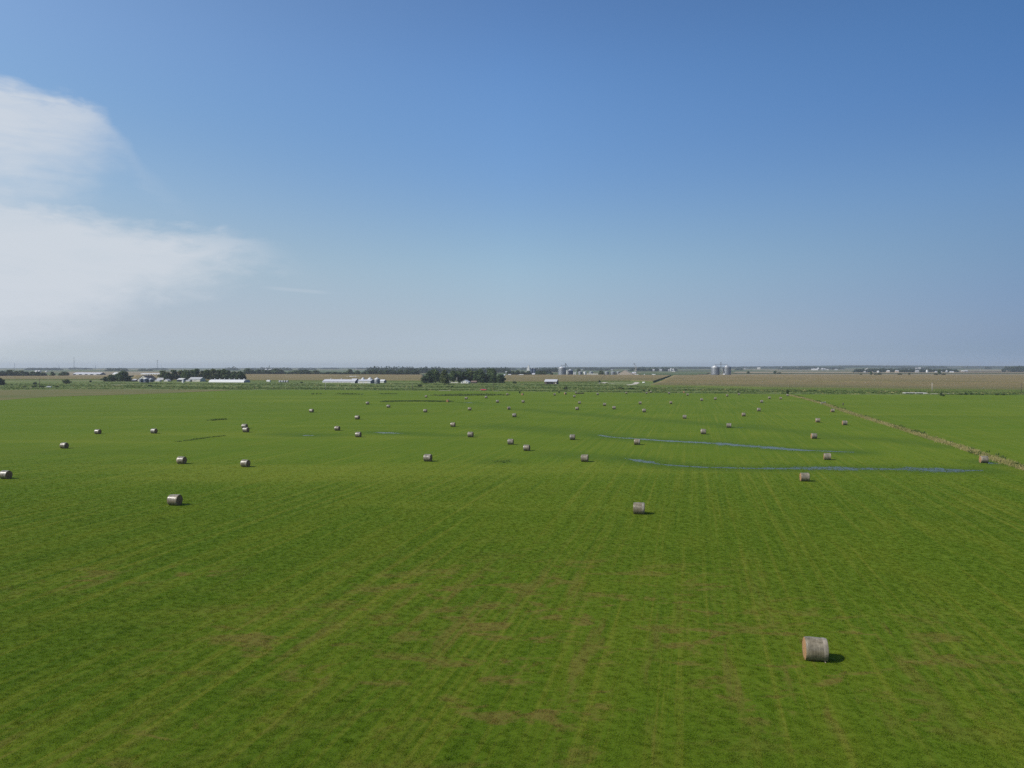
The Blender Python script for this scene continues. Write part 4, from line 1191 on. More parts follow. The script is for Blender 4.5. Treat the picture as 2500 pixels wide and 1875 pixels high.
woods([(1180, 1260, 904, 897.8, 898, 5200), (1272, 1300, 902.4, 897.8, 897.8, 5600), (1300, 1366, 906, 898.4, 898.6, 3900), (1320, 1364, 908, 901, 901, 3200), (1372, 1400, 902, 898, 898, 5800), (1425, 1462, 902.6, 898.4, 899, 4800), (1464, 1496, 902.2, 898.6, 899, 4800), (1400, 1470, 900.4, 897.4, 897, 6800), (1490, 1552, 900.2, 896.6, 896.4, 6800), (1300, 1345, 913.5, 905, 906, 2500), (1536, 1560, 903.6, 898.6, 898.4, 4200)], 'far woods behind the grain elevator')
woods([(1552, 1652, 903.6, 897.6, 898.0, 4000), (1556, 1572, 903.6, 896, 896, 4000), (1586, 1596, 903.6, 896.2, 896.4, 4000), (1618, 1640, 903.6, 896.4, 896.4, 4000)], 'dark trees of the far village at centre right')
woods([(1652, 1740, 900.6, 897, 896.4, 6800), (1780, 1990, 899, 895.4, 894.6, 7600), (1796, 1812, 902.4, 898.6, 898.6, 5000), (1900, 2060, 902.0, 896.8, 896.6, 6000), (1946, 2000, 902, 895.6, 896, 6000), (2050, 2100, 899, 894, 892.8, 8000), (2100, 2240, 898, 892.6, 894.4, 8200)], 'hazy blue woods on the right-hand hills')
woods([(2084, 2150, 908.8, 901, 900.6, 3100), (2140, 2200, 908.6, 899.6, 900.4, 3200), (2200, 2262, 908.6, 901.6, 902, 3100), (2196, 2272, 903, 896.8, 897, 5600), (2256, 2338, 907.6, 901.4, 902.4, 3300), (2262, 2310, 900, 894.4, 894.6, 7000)], 'dark woods around the far right village')
woods([(2350, 2452, 898.4, 894.8, 894.6, 7600), (2408, 2418, 900, 895.4, 895.6, 6200), (2448, 2520, 904.4, 895.2, 893.6, 3700), (2470, 2700, 904.6, 894, 893.2, 3600)], 'dark wood on the skyline at the right edge')

# ------------------------------------------------------------------ rough ground cover
def tufts(name, spots, label, mat, hmin, hmax, blades=5, wide=0.10, spread=0.35, seed=3):
    """leaning blades and stems, several to a spot; spots = array of x, y, size"""
    rng = np.random.default_rng(seed)
    S = np.repeat(np.asarray(spots, float), blades, 0)
    n = len(S)
    a = rng.uniform(0, 6.283, n); off = spread * np.sqrt(rng.random(n)) * S[:, 2]
    bx = S[:, 0] + off * np.cos(a); by = S[:, 1] + off * np.sin(a)
    h = rng.uniform(hmin, hmax, n) * S[:, 2]
    la = a + rng.uniform(-1, 1, n); ln = h * rng.uniform(0.1, 0.5, n)
    wd = wide * rng.uniform(0.6, 1.4, n) * S[:, 2]
    pa = rng.uniform(0, 6.283, n)
    wx, wy = wd * np.cos(pa), wd * np.sin(pa)
    z0 = np.full(n, 0.0)
    tx, ty = bx + ln * np.cos(la), by + ln * np.sin(la)
    V = np.stack([np.stack([bx - wx, by - wy, z0], 1), np.stack([bx + wx, by + wy, z0], 1),
                  np.stack([tx + wx * 0.6, ty + wy * 0.6, h], 1), np.stack([tx - wx * 0.6, ty - wy * 0.6, h * 0.93], 1)], 1).reshape(-1, 3)
    me = array_mesh(name, V, np.arange(4 * n).reshape(-1, 4), mat)
    return tag(link(name, me), label, name.replace('_', ' '), kind='stuff')
def along(px, n, width, smin=0.7, smax=1.3, seed=1, gap=0.0):
    rng = np.random.default_rng(seed)
    W = [G(*p) for p in px]
    cum = [0.0]
    for a, b2 in zip(W[:-1], W[1:]):
        cum.append(cum[-1] + (b2 - a).length)
    s = rng.random(n) * cum[-1]
    if gap:
        keep = np.sin(s * 0.21 + seed) + np.sin(s * 0.083 + 2 * seed) + rng.normal(0, 0.5, n) > gap
        s = s[keep]
    x = np.interp(s, cum, [p.x for p in W]); y = np.interp(s, cum, [p.y for p in W])
    return np.stack([x + rng.normal(0, width / 2.4, len(s)), y + rng.normal(0, width / 2.4, len(s)), rng.uniform(smin, smax, len(s))], 1)
FENCE = [(1926, 964.6), (1967, 973.6), (1988, 980), (2010, 985.5), (2026, 991), (2054, 1001), (2086, 1011.5), (2113, 1020), (2160, 1034.5), (2211, 1050), (2275, 1071), (2338, 1089), (2401, 1111), (2500, 1143), (2560, 1163)]
m_verge = streaky('dry_verge', (0.070, 0.095, 0.016), (0.120, 0.122, 0.036), (0.195, 0.165, 0.070), 0.10, 0.22)
road('grass_verge', [(x, y + 0.25) for x, y in FENCE], 2.8, m_verge, 0.012)
tufts('dry_grass', along(FENCE, 10000, 2.0, 0.5, 1.0, 1), 'tall dry tan grass of the fence row running down the right side', M['dry'], 0.2, 0.65, 5, 0.06, 0.5, 1)
tufts('weeds', along([(x + 3, y - 1.4) for x, y in FENCE], 700, 2.6, 0.4, 1.1, 2, 0.5), 'dark green weeds growing along the dry fence row', M['bracken'], 0.3, 0.85, 8, 0.14, 0.5, 2)
# unmown weedy strips out in the field
tufts('weeds', np.concatenate([along([(948, 980.6), (975, 979.4), (1040, 979.4), (1088, 980.6)], 1300, 7.0, 0.4, 1.2, 4)]), 'dark weedy strip left unmown in the far middle of the field', M['bracken'], 0.15, 0.55, 6, 0.25, 0.8, 4)
tufts('weeds', along([(434, 1078.6), (470, 1073.6), (505, 1068.6), (552, 1063.6)], 170, 1.0, 0.3, 0.8, 5), 'thin dark line of weeds slanting under the touching bale pair', M['bracken'], 0.15, 0.4, 6, 0.12, 0.35, 5)
tufts('weeds', along([(513, 1026.8), (545, 1024)], 90, 2.2, 0.3, 0.9, 6), 'small dark weed patch above the touching bale pair', M['bracken'], 0.3, 0.7, 6, 0.16, 0.4, 6)
tufts('weeds', along([(1080, 965.8), (1150, 964.6), (1210, 964.4)], 700, 12.0, 0.5, 1.3, 7), 'olive weedy patch below the red truck', M['weed'], 0.3, 0.9, 8, 0.3, 0.8, 7)
tufts('weeds', along([(760, 962.2), (830, 962), (880, 963)], 260, 8.0, 0.5, 1.2, 8, 0.2), 'broken dark weeds in the field below the hog barn', M['bracken'], 0.3, 0.8, 7, 0.25, 0.6, 8)
tufts('weeds', along([(1205, 1127.5), (1248, 1127.5)], 40, 2.5, 0.3, 0.6, 9), 'small dark weed patch left of the tan mid-field bales', M['bracken'], 0.2, 0.5, 6, 0.10, 0.4, 9)
tufts('weeds', along([(930, 961.6), (965, 961.8)], 80, 5, 0.5, 1.0, 10), 'small weed patch near the far edge above the weedy strip', M['bracken'], 0.3, 0.7, 7, 0.25, 0.6, 10)
# ditch and verge: one broad belt of weeds of mixed height
rng = np.random.default_rng(21)
sp = []
while len(sp) < 17000:
    x = rng.uniform(-250, 2750); y = rng.uniform(934.5, 963.0)
    lo = np.interp(x, [-250, 0, 300, 560, 900, 1200, 1460, 1600, 1870, 2200, 2500, 2750], [929, 929, 931, 932, 935.5, 935.5, 935, 944.5, 950, 954, 957, 958])
    hi = np.interp(x, [-250, 0, 130, 300, 560, 700, 1200, 1550, 1925, 2200, 2500, 2750], [956, 952, 950, 950.5, 951.4, 951, 954.6, 958.6, 962.2, 963.2, 963.4, 963.8])
    if not lo + 0.3 < y < hi - 0.2:
        continue
    if x > 1060 and x < 1232 and y < 936.5 or 780 < x < 935 and y < 937.5 or 315 < x < 600 and y < 935:
        continue
    p = G(x, y)
    n_ = math.sin(p.x * 0.021 + p.y * 0.05) + math.sin(p.x * 0.047 - p.y * 0.083 + 1.3) + 0.7 * math.sin(p.y * 0.21 + p.x * 0.008)
    if n_ + rng.normal(0, 0.6) < 0.1 and rng.random() < 0.85:
        continue
    sp.append((p.x, p.y, rng.uniform(0.6, 1.2) * (1.0 + 0.35 * max(0, n_))))
sp = np.array(sp)
pick = rng.random(len(sp))
tufts('weeds', sp[pick < 0.62], 'rough green weeds filling the ditch belt between field and corn', M['weed'], 0.12, 0.40, 5, 0.40, 0.9, 31)
tufts('weeds', sp[(pick >= 0.62) & (pick < 0.93)], 'darker weed clumps scattered through the ditch belt', M['bracken'], 0.15, 0.55, 6, 0.45, 0.9, 32)
tufts('dry_grass', sp[pick >= 0.93], 'yellow dry grass scattered through the ditch belt', M['dry'], 0.2, 0.55, 5, 0.36, 0.8, 33)
for k, (px, n) in enumerate((([(-200, 947), (0, 944.8), (60, 944.4), (112, 944.2)], 900), ([(560, 951.2), (700, 950.2), (900, 950.6), (1160, 952.6)], 2600), ([(1190, 953.2), (1340, 954.6), (1550, 956.2)], 1500),
                             ([(1550, 957.6), (1750, 959.4), (1925, 961)], 1500), ([(2010, 958.6), (2080, 957.6), (2140, 958.8)], 1500), ([(2150, 960.8), (2226, 961.6)], 500), ([(2290, 963.2), (2500, 964.2)], 700),
                             ([(1560, 946.2), (1700, 947.2), (1870, 951), (2180, 954.6), (2500, 957.8)], 4200), ([(300, 946), (420, 948.6), (520, 948.4), (590, 949.2)], 1500))):
    tufts('weeds', along(px, int(n * 0.6), 7.0, 0.4, 1.4, 60 + k, -0.2), ('dark weeds along the far left road', 'dark weed line along the far field edge at left centre', 'dark weed line along the far field edge under the shed and elevator', 'weed line along the field edge under the twin bins',
          'dark weed mass right of the fence row top', 'dark weeds left of the culvert', 'weeds along the right-hand road', 'green weed border at the foot of the right-hand corn', 'weed border below the left farm')[k], M['bracken'] if k != 7 else M['weed'], 0.15, 0.55, 5, 0.35, 0.9, 70 + k)

# ------------------------------------------------------------------ farm buildings
def frame_of(x0, x1, yb, Y=None):
    """left foot point on the ground and the metres between two columns, running along the section grid"""
    xc = (x0 + x1) / 2
    p = G(xc, yb) if Y is None else at_dist(xc, Y)
    s = mpp(p.y)
    return p, (x1 - x0) * s, s
def gable(name, label, cat, x0, x1, yb, ye, yr, depth, wall, roof, gable_front=False, yaw=GRID, openings=(), Y=None, group=None, vents=0, end_mat=None, over=0.35, cup=False):
    """gabled building: long side (or gable) faces the camera; px positions fix width, eaves and ridge"""
    p, wid, s = frame_of(x0, x1, yb, Y)
    eave = height_at((x0 + x1) / 2, ye, p.y); ridge = height_at((x0 + x1) / 2, yr, p.y)
    eave = max(eave, 1.6); ridge = max(ridge, eave + 0.8)
    wid = wid / max(0.5, math.cos(yaw))
    root = empty(name, p, yaw)
    W2 = wid / 2
    wm = MB()
    if gable_front:      # ridge runs away from the camera
        vs = [(-W2, 0, 0), (W2, 0, 0), (W2, 0, eave), (0, 0, ridge), (-W2, 0, eave)]
        vs += [(x, depth, z) for x, y, z in vs]
        wm.add(vs, [(0, 1, 2, 3, 4), (9, 8, 7, 6, 5), (1, 6, 7, 2), (5, 0, 4, 9)])
        wo = wm.put('wall', M[wall], root)
        rm = MB()
        nrm = Vector((ridge - eave, 0, W2)).normalized()
        for sx in (-1, 1):
            t = 0.16; k = 1 + over / W2
            a = Vector((sx * W2 * k, 0, eave - (ridge - eave) * over / W2 + 0.03)); b2 = Vector((0, 0, ridge + 0.03))
            n_ = Vector((sx * nrm.x, 0, nrm.z)) * t
            y0, y1 = -over, depth + over
            q = [a, b2, b2 + Vector((0, 0, t / nrm.z)), a + n_]
            vs = [(v.x, y0, v.z) for v in q] + [(v.x, y1, v.z) for v in q]
            rm.add(vs, [(0, 1, 2, 3), (7, 6, 5, 4), (3, 2, 6, 7), (4, 5, 1, 0), (0, 3, 7, 4)])
        ro = rm.put('roof', M[roof], root)
    else:
        D = depth
        vs = [(-W2, 0, 0), (W2, 0, 0), (W2, 0, eave), (-W2, 0, eave), (-W2, D, 0), (W2, D, 0), (W2, D, eave), (-W2, D, eave)]
        wm.add(vs, [(0, 1, 2, 3), (5, 4, 7, 6)])
        wo = wm.put('wall', M[wall], root)
        em = MB()
        for sx in (-1, 1):
            f = [(sx * W2, 0, 0), (sx * W2, D, 0), (sx * W2, D, eave), (sx * W2, D / 2, ridge), (sx * W2, 0, eave)]
            em.add(f, [(0, 1, 2, 3, 4) if sx > 0 else (4, 3, 2, 1, 0)])
        em.put('gable_end', M[end_mat or wall], root)
        rm = MB()
        for sy in (0, 1):
            yy = -over if sy == 0 else D + over
            drop = (ridge - eave) * over / (D / 2)
            a0 = (-W2 - over, yy, eave - drop + 0.03); a1 = (W2 + over, yy, eave - drop + 0.03)
            b0 = (-W2 - over, D / 2, ridge + 0.03); b1 = (W2 + over, D / 2, ridge + 0.03)
            t = 0.18
            vs = [a0, a1, b1, b0] + [(v[0], v[1], v[2] + t) for v in (a0, a1, b1, b0)]
            fs = [(4, 5, 6, 7), (3, 2, 1, 0), (0, 1, 5, 4), (1, 2, 6, 5), (3, 0, 4, 7)]
            rm.add(vs, fs if sy == 0 else [f[::-1] for f in fs])
        ro = rm.put('roof', M[roof], root)
        for k in range(vents):
            vx = -W2 + wid * (k + 0.55) / (vents + 0.1)
            vm = MB().lathe([(0.75, ridge - 0.1), (0.75, ridge + 0.9), (1.05, ridge + 0.95), (0.02, ridge + 1.6)], 10, vx, D / 2, False)
            vm.put('vent', M['white'], ro)
    if cup:
        cy = 0 if not gable_front else depth / 2
        cm = MB().box(-0.7, 0.7, depth / 2 - 0.7, depth / 2 + 0.7, ridge - 0.2, ridge + 1.2)
        cm.add([(-0.95, depth / 2 - 0.95, ridge + 1.2), (0.95, depth / 2 - 0.95, ridge + 1.2), (0.95, depth / 2 + 0.95, ridge + 1.2), (-0.95, depth / 2 + 0.95, ridge + 1.2), (0, depth / 2, ridge + 2.1)], [(0, 1, 4), (1, 2, 4), (2, 3, 4), (3, 0, 4)])
        cm.put('cupola', M[wall], ro)
    # openings: (kind, centre fraction along the front, width m, sill m, head m, material)
    for kind, fx, ow, z0, z1, om in openings:
        xo = -W2 + wid * fx
        MB().box(xo - ow / 2, xo + ow / 2, -0.06, -0.004, z0, min(z1, eave - 0.15 if not gable_front else z1)).put(kind, M[om], root)
    return tag(root, label, cat, group)

def hoop(name, label, cat, x0, x1, yb, yt, depth, vents=0, yaw=GRID, mat='white', end='grey_roof', Y=None):
    p, wid, s = frame_of(x0, x1, yb, Y)
    top = height_at((x0 + x1) / 2, yt, p.y)
    root = empty(name, p, yaw)
    W2, n = wid / 2, 14
    prof = [(depth / 2 - depth / 2 * math.cos(math.pi * k / n), top * math.sin(math.pi * k / n) ** 0.75) for k in range(n + 1)]
    vs = [(-W2, y, z) for y, z in prof] + [(W2, y, z) for y, z in prof]
    rm = MB().add(vs, [(k + 1, k, n + 1 + k, n + 2 + k) for k in range(n)], True)
    ro = rm.put('roof', M[mat], root)
    em = MB()
    for sx in (-1, 1):
        q = [(sx * W2 * 0.9985, y, z * 0.99) for y, z in prof]
        em.add(q, [tuple(range(n + 1)) if sx < 0 else tuple(range(n, -1, -1))])
    em.put('end_wall', M[end], root)
    for k in range(vents):
        vx = -W2 + wid * (k + 0.6) / (vents + 0.2)
        MB().lathe([(0.7, top - 0.15), (0.7, top + 0.7), (1.0, top + 0.75), (1.0, top + 1.0), (0.02, top + 1.5)], 10, vx, depth / 2, False).put('vent', M['white'], ro)
    return tag(root, label, cat)

def silo(name, label, cat, xc, wpx, yb, ye, yp, wall='galv', roof='galv_roof', ribs=True, door=True, Y=None, group=None, flat=False):
    p = G(xc, yb) if Y is None else at_dist(xc, Y)
    r_ = wpx * mpp(p.y) / 2
    eave = height_at(xc, ye, p.y); peak = max(height_at(xc, yp, p.y), eave + 0.3)
    root = empty(name, p, GRID)
    n = 40
    prof = [(r_, 0.0)]
    rings = max(3, int(eave / 2.2))
    for k in range(1, rings + 1):
        z = eave * k / rings
        if ribs and k < rings:
            prof += [(r_, z - 0.10), (r_ + 0.07, z - 0.06), (r_ + 0.07, z + 0.06), (r_, z + 0.10)]
    prof.append((r_, eave))
    MB().lathe(prof, n).put('wall', M[wall], root)
    if flat:
        MB().lathe([(r_ + 0.05, eave - 0.05), (r_ + 0.05, eave + 0.2), (r_ * 0.5, eave + 0.35), (0.02, eave + 0.45)], n).put('roof', M[roof], root)
    else:
        pr = MB().lathe([(r_ + 0.25, eave - 0.12), (r_ + 0.25, eave + 0.02), (r_ * 0.10 + 0.2, peak - 0.5), (r_ * 0.10 + 0.2, peak), (0.02, peak + 0.15)], n)
        for k in range(14):
            a = 2 * math.pi * k / 14
            pr.bar((math.cos(a) * r_, math.sin(a) * r_, eave + 0.10), (math.cos(a) * (r_ * 0.1 + 0.2), math.sin(a) * (r_ * 0.1 + 0.2), peak - 0.42), 0.06, 4)
        pr.put('roof', M[roof], root)
    if door:
        a = -1.35
        dw = min(1.0, r_ * 0.3)
        c_, s_ = math.cos(a), math.sin(a)
        def rp_(t, rad, z):
            return (c_ * rad - s_ * t, s_ * rad + c_ * t, z)
        d_ = MB().add([rp_(-dw, r_ * 0.99, 0.3), rp_(dw, r_ * 0.99, 0.3), rp_(dw, r_ * 0.99, 2.3), rp_(-dw, r_ * 0.99, 2.3), rp_(-dw, r_ + 0.16, 0.3), rp_(dw, r_ + 0.16, 0.3), rp_(dw, r_ + 0.16, 2.3), rp_(-dw, r_ + 0.16, 2.3)],
                      [(4, 5, 6, 7), (0, 4, 7, 3), (5, 1, 2, 6), (7, 6, 2, 3)])
        d_.put('door', M['steel'], root)
        lad = MB()
        for q in (-0.25, 0.25):
            a2 = -0.75
            lad.bar((math.cos(a2) * (r_ + 0.2) - math.sin(a2) * q, math.sin(a2) * (r_ + 0.2) + math.cos(a2) * q, 0.2), (math.cos(a2) * (r_ + 0.2) - math.sin(a2) * q, math.sin(a2) * (r_ + 0.2) + math.cos(a2) * q, eave), 0.05, 4)
        lad.put('ladder', M['steel'], root)
    return tag(root, label, cat, group)

def lattice(m_, p0, p1, w0, w1, r_, n):
    p0, p1 = Vector(p0), Vector(p1)
    def corner(k, t):
        w_ = (w0 + (w1 - w0) * t) / 2
        q = p0.lerp(p1, t)
        return q + Vector(((-1, 1, 1, -1)[k] * w_, (-1, -1, 1, 1)[k] * w_, 0))
    for k in range(4):
        m_.bar(corner(k, 0), corner(k, 1), r_, 4)
        for i in range(n):
            m_.bar(corner(k, i / n), corner((k + 1) % 4, (i + 1) / n), r_ * 0.6, 4)
            m_.bar(corner(k, (i + 1) / n), corner((k + 1) % 4, (i + 1) / n), r_ * 0.6, 4)
    return m_

# ---- left farm
gable('barn', 'white-roofed barn showing above the left farm clump', 'barn', 273.5, 288, 915.2, 913.2, 909.6, 14, 'cream', 'white', vents=0, cup=True, Y=1900)
gable('shed', 'small pale shed left of the dark steep-roofed barn', 'shed', 321, 331, 931.2, 928.6, 925.6, 8, 'red_wall', 'pale_roof', openings=(('door', 0.5, 2.4, 0.05, 2.2, 'opening'),))
gable('barn', 'dark steep-roofed old barn behind three small grain bins', 'barn', 334, 363.5, 931.4, 926.6, 916.8, 20, 'cream', 'dark_roof', gable_front=True, openings=(('door', 0.42, 3.0, 0.05, 3.2, 'opening'), ('window', 0.5, 1.2, 5.5, 6.8, 'opening')), cup=True)
silo('grain_bin', 'left one of three small bins before the dark old barn', 'grain bin', 344.6, 8.6, 932.6, 925, 922.6, 'galv_dark', 'white', Y=1060, group='small bins of the left farm')
silo('grain_bin', 'middle and largest of three small bins before the dark old barn', 'grain bin', 356.4, 12.6, 932.8, 924.8, 921.4, 'galv_dark', 'white', Y=1050, group='small bins of the left farm')
silo('grain_bin', 'right one of three small bins, half hidden by the middle one', 'grain bin', 368.2, 10.5, 932, 926, 923, 'galv_dark', 'white', Y=1090, group='small bins of the left farm')
gable('shed', 'very long low white shed across the field behind the old barn', 'shed', 339, 396, 915.0, 912.9, 911.5, 14, 'cream', 'white', openings=tuple(('opening', f, 3, 0.3, 1.8, 'opening') for f in (0.3, 0.42, 0.54, 0.66, 0.78, 0.9)))
gable('house', 'grey-roofed farmhouse right of the three small bins', 'house', 380, 399, 931.0, 927.2, 922.6, 9, 'cream', 'grey_roof', openings=(('window', 0.2, 0.9, 0.9, 2.2, 'glass'), ('door', 0.45, 1.0, 0.05, 2.1, 'glass'), ('window', 0.75, 0.9, 0.9, 2.2, 'glass')))
gable('porch_shed', 'low pale shed in front of the grey-roofed farmhouse', 'shed', 377, 390, 931.6, 929.6, 927.6, 5, 'cream', 'pale_roof')
gable('garage', 'small white garage right of the grey-roofed farmhouse', 'garage', 399, 410, 931.4, 928.8, 925.6, 7, 'white_paint', 'pale_roof', gable_front=True, openings=(('garage_door', 0.5, 3.0, 0.05, 2.0, 'cream'),))
gable('machine_shed', 'shed with white roof right of the windbreak pole', 'shed', 431, 447, 931.6, 926.8, 923.8, 12, 'galv_dark', 'white', openings=(('door', 0.5, 5, 0.05, 3.2, 'opening'),))
gable('trailer', 'narrow white upright box beside the white-roofed shed', 'trailer', 443.6, 447.4, 934.2, 929.6, 927.8, 2.6, 'white_paint', 'white', gable_front=True, over=0.05)
gable('barn', 'grey-roofed barn with pale walls in the middle of the left farm', 'barn', 458, 490, 931.6, 926.4, 921.2, 13, 'cream', 'grey_roof', openings=(('door', 0.25, 3.5, 0.05, 3.0, 'opening'), ('window', 0.5, 1.0, 1.2, 2.2, 'glass'), ('window', 0.65, 1.0, 1.2, 2.2, 'glass')))
gable('shed', 'low pale lean-to left of the grey-roofed barn', 'shed', 453, 463, 931.8, 929.4, 928, 5, 'cream', 'pale_roof')
gable('trailer', 'small white trailer right of the grey-roofed barn', 'trailer', 490.5, 496, 929.8, 926.6, 925.6, 4, 'white_paint', 'white', over=0.05)
hoop('hoop_barn', 'long white hoop barn with roof vents at the left farm', 'barn', 503, 601, 933.6, 926.8, 16, 7)
gable('shed', 'white shed behind the long hoop barn', 'shed', 523, 549, 929.6, 926.8, 924.4, 12, 'white_paint', 'white', openings=(('window', 0.3, 2, 1, 2.0, 'glass'), ('window', 0.6, 2, 1, 2.0, 'glass')), Y=1210)
gable('cattle_shed', 'long grey open-fronted cattle shed at far left', 'cattle shed', 172, 249, 915.4, 913.0, 909.6, 22, 'steel', 'pale_roof', openings=tuple(('opening', f, 9, 0.2, 2.2, 'white_paint' if k % 2 else 'opening') for k, f in enumerate((0.06, 0.17, 0.28, 0.4, 0.5, 0.6, 0.7, 0.82, 0.93))), end_mat='galv_dark')
gable('house', 'white farmhouse in the blue far left woods', 'house', 84, 90, 907.2, 905.8, 904.4, 10, 'white_paint', 'pale_roof', Y=3300, group='farmhouses of the far left woods')
gable('barn', 'white barn in the blue far left woods, right of a farmhouse', 'barn', 91, 96, 907.2, 905.8, 904.6, 12, 'white_paint', 'white', Y=3300, group='farmhouses of the far left woods')
gable('barn', 'pale small barn alone in the far left fields', 'barn', 109, 113.5, 907.6, 906.4, 905.4, 10, 'cream', 'pale_roof', Y=3400)

# ---- hog farm
gable('hog_barn', 'long low white hog barn with three ridge vents', 'hog barn', 784.5, 872, 934.4, 931.6, 926.6, 15, 'white_paint', 'pale_roof', vents=3, openings=tuple(('window', f, 4.5, 0.9, 2.0, 'opening') for f in (0.08, 0.2, 0.32, 0.44, 0.56, 0.68, 0.8, 0.92)))
gable('barn', 'taller white barn joined to the right end of the hog barn', 'barn', 856, 866.5, 934.6, 931.4, 924.8, 15, 'white_paint', 'pale_roof', Y=1012, end_mat='galv_dark')
gable('barn', 'low white link barn between the hog barn and ribbed shed', 'barn', 866.6, 875, 934.4, 931.4, 926.8, 12, 'white_paint', 'pale_roof', Y=1018)
gable('machine_shed', 'ribbed white machine shed with a dark end, before the white bins', 'machine shed', 873, 905, 935.8, 930.2, 927.0, 16, 'white', 'pale_roof', end_mat='galv_dark', openings=(('door', 0.25, 4.5, 0.05, 3.4, 'cream'), ('door', 0.65, 4.5, 0.05, 3.4, 'cream')))
silo('grain_bin', 'left white-capped bin peeping over the ribbed machine shed', 'grain bin', 886.4, 10.6, 934, 926.6, 921.0, 'galv', 'white', Y=1080, group='white-capped bins of the hog farm')
silo('grain_bin', 'middle white-capped bin behind the ribbed machine shed', 'grain bin', 903.6, 13.4, 934, 926.6, 920.6, 'galv', 'white', Y=1060, group='white-capped bins of the hog farm')
silo('grain_bin', 'right white-capped bin seen whole beside the ribbed machine shed', 'grain bin', 920.6, 13.8, 936, 925.8, 921.0, 'galv', 'white', Y=985, group='white-capped bins of the hog farm')
gable('shed', 'small white shed behind the rightmost white-capped bin', 'shed', 926.5, 937.5, 934.4, 930.4, 927.0, 9, 'white_paint', 'white', end_mat='galv_dark')
gable('trailer', 'long white box trailer parked in the corn behind the hog farm', 'trailer', 852, 870, 921.6, 919.4, 918.4, 3, 'white_paint', 'white', over=0.05, Y=1560)
for x0, x1, y, lab in ((845, 849, 921.4, 'small white object left of the long box trailer'), (871.5, 875, 921.4, 'small pale object right of the long box trailer')):
    gable('wagon', lab, 'wagon', x0, x1, y, y - 0.6, y - 1.0, 2.5, 'cream', 'white', over=0.05, Y=1560)
gable('wagon', 'flat white wagon in the weeds left of the hog farm', 'wagon', 650, 659, 932, 931.2, 930.8, 3, 'white_paint', 'white', over=0.05)
for k, (x0, x1) in enumerate(((680, 684), (686, 690), (692.5, 696), (698, 702))):
    gable('calf_hutch', ('leftmost', 'second from left', 'third from left', 'rightmost')[k] + ' of the pale slanting hutches in weeds left of the hog farm', 'hutch', x0, x1, 933.2, 932.3, 931.0, 3.0, 'galv', 'grey_roof', over=0.1, group='hutches left of the hog farm')

# ---- grove farm
gable('house', 'small white house with grey roof in front of the dark grove', 'house', 1125, 1143.5, 936.0, 932.4, 928.0, 9, 'white_paint', 'pale_roof', gable_front=True, openings=(('door', 0.5, 1.6, 0.05, 2.4, 'cream'), ('window', 0.22, 1.0, 0.9, 2.1, 'glass'), ('window', 0.78, 1.0, 0.9, 2.1, 'glass')))
gable('trailer', 'brown weathered trailer right of the small white house', 'trailer', 1150, 1163, 935.6, 932.2, 930.0, 5, 'old_wood', 'brown_roof', openings=(('window', 0.3, 1.2, 0.9, 1.7, 'opening'), ('door', 0.7, 1.0, 0.1, 1.9, 'opening')))
gable('shed', 'pale low shed under the tall olive tree by the grove', 'shed', 1091, 1098, 934.8, 932.4, 930.6, 5, 'cream', 'grey_roof')
fp, fw, _ = frame_of(1098, 1119, 935.4)
fr = empty('fence', fp, GRID)
for k in range(9):
    MB().box(-fw / 2 + fw * k / 8 - 0.08, -fw / 2 + fw * k / 8 + 0.08, -0.08, 0.08, 0, 1.7).put('post', M['pole_pale'], fr)
MB().box(-fw / 2, fw / 2, 0.085, 0.13, 0.2, 1.55).put('panel', M['cream'], fr)
tag(fr, 'pale board fence in front of the grove, left of the white house', 'fence')
gable('house', 'brown-roofed house among the taller trees of the grove', 'house', 1184, 1196, 921, 918.6, 914.4, 10, 'cream', 'brown_roof', Y=1250)
gable('house', 'pale house peeping out right of the grove', 'house', 1228, 1233, 917.4, 915.8, 914.2, 9, 'white_paint', 'pale_roof')
gable('house', 'white house left of the elevator town trees', 'house', 1240, 1247, 917.2, 915.4, 913.6, 9, 'white_paint', 'pale_roof')
gable('shed', 'small white shed below the elevator town trees', 'shed', 1263, 1267, 917.4, 916.2, 915.0, 8, 'white_paint', 'white')
gable('shed', 'longer white shed below the elevator town trees', 'shed', 1268, 1277, 917.4, 915.8, 914.2, 9, 'white_paint', 'white')
gable('barn', 'weathered dark open shed with a pale roof standing in the weeds', 'shed', 1329.5, 1358.5, 938.0, 931.6, 926.6, 13, 'old_wood', 'pale_roof', openings=(('opening', 0.3, 4.0, 0.1, 2.8, 'opening'), ('opening', 0.6, 4.0, 0.1, 2.8, 'opening'), ('door', 0.94, 1.1, 0.6, 2.0, 'white_paint')), end_mat='old_wood')
gable('stock_tank_shed', 'tiny pale shed and tank on the corn edge right of the grove', 'shed', 1240.4, 1244, 934.2, 932.8, 931.4, 3, 'white_paint', 'pale_roof')

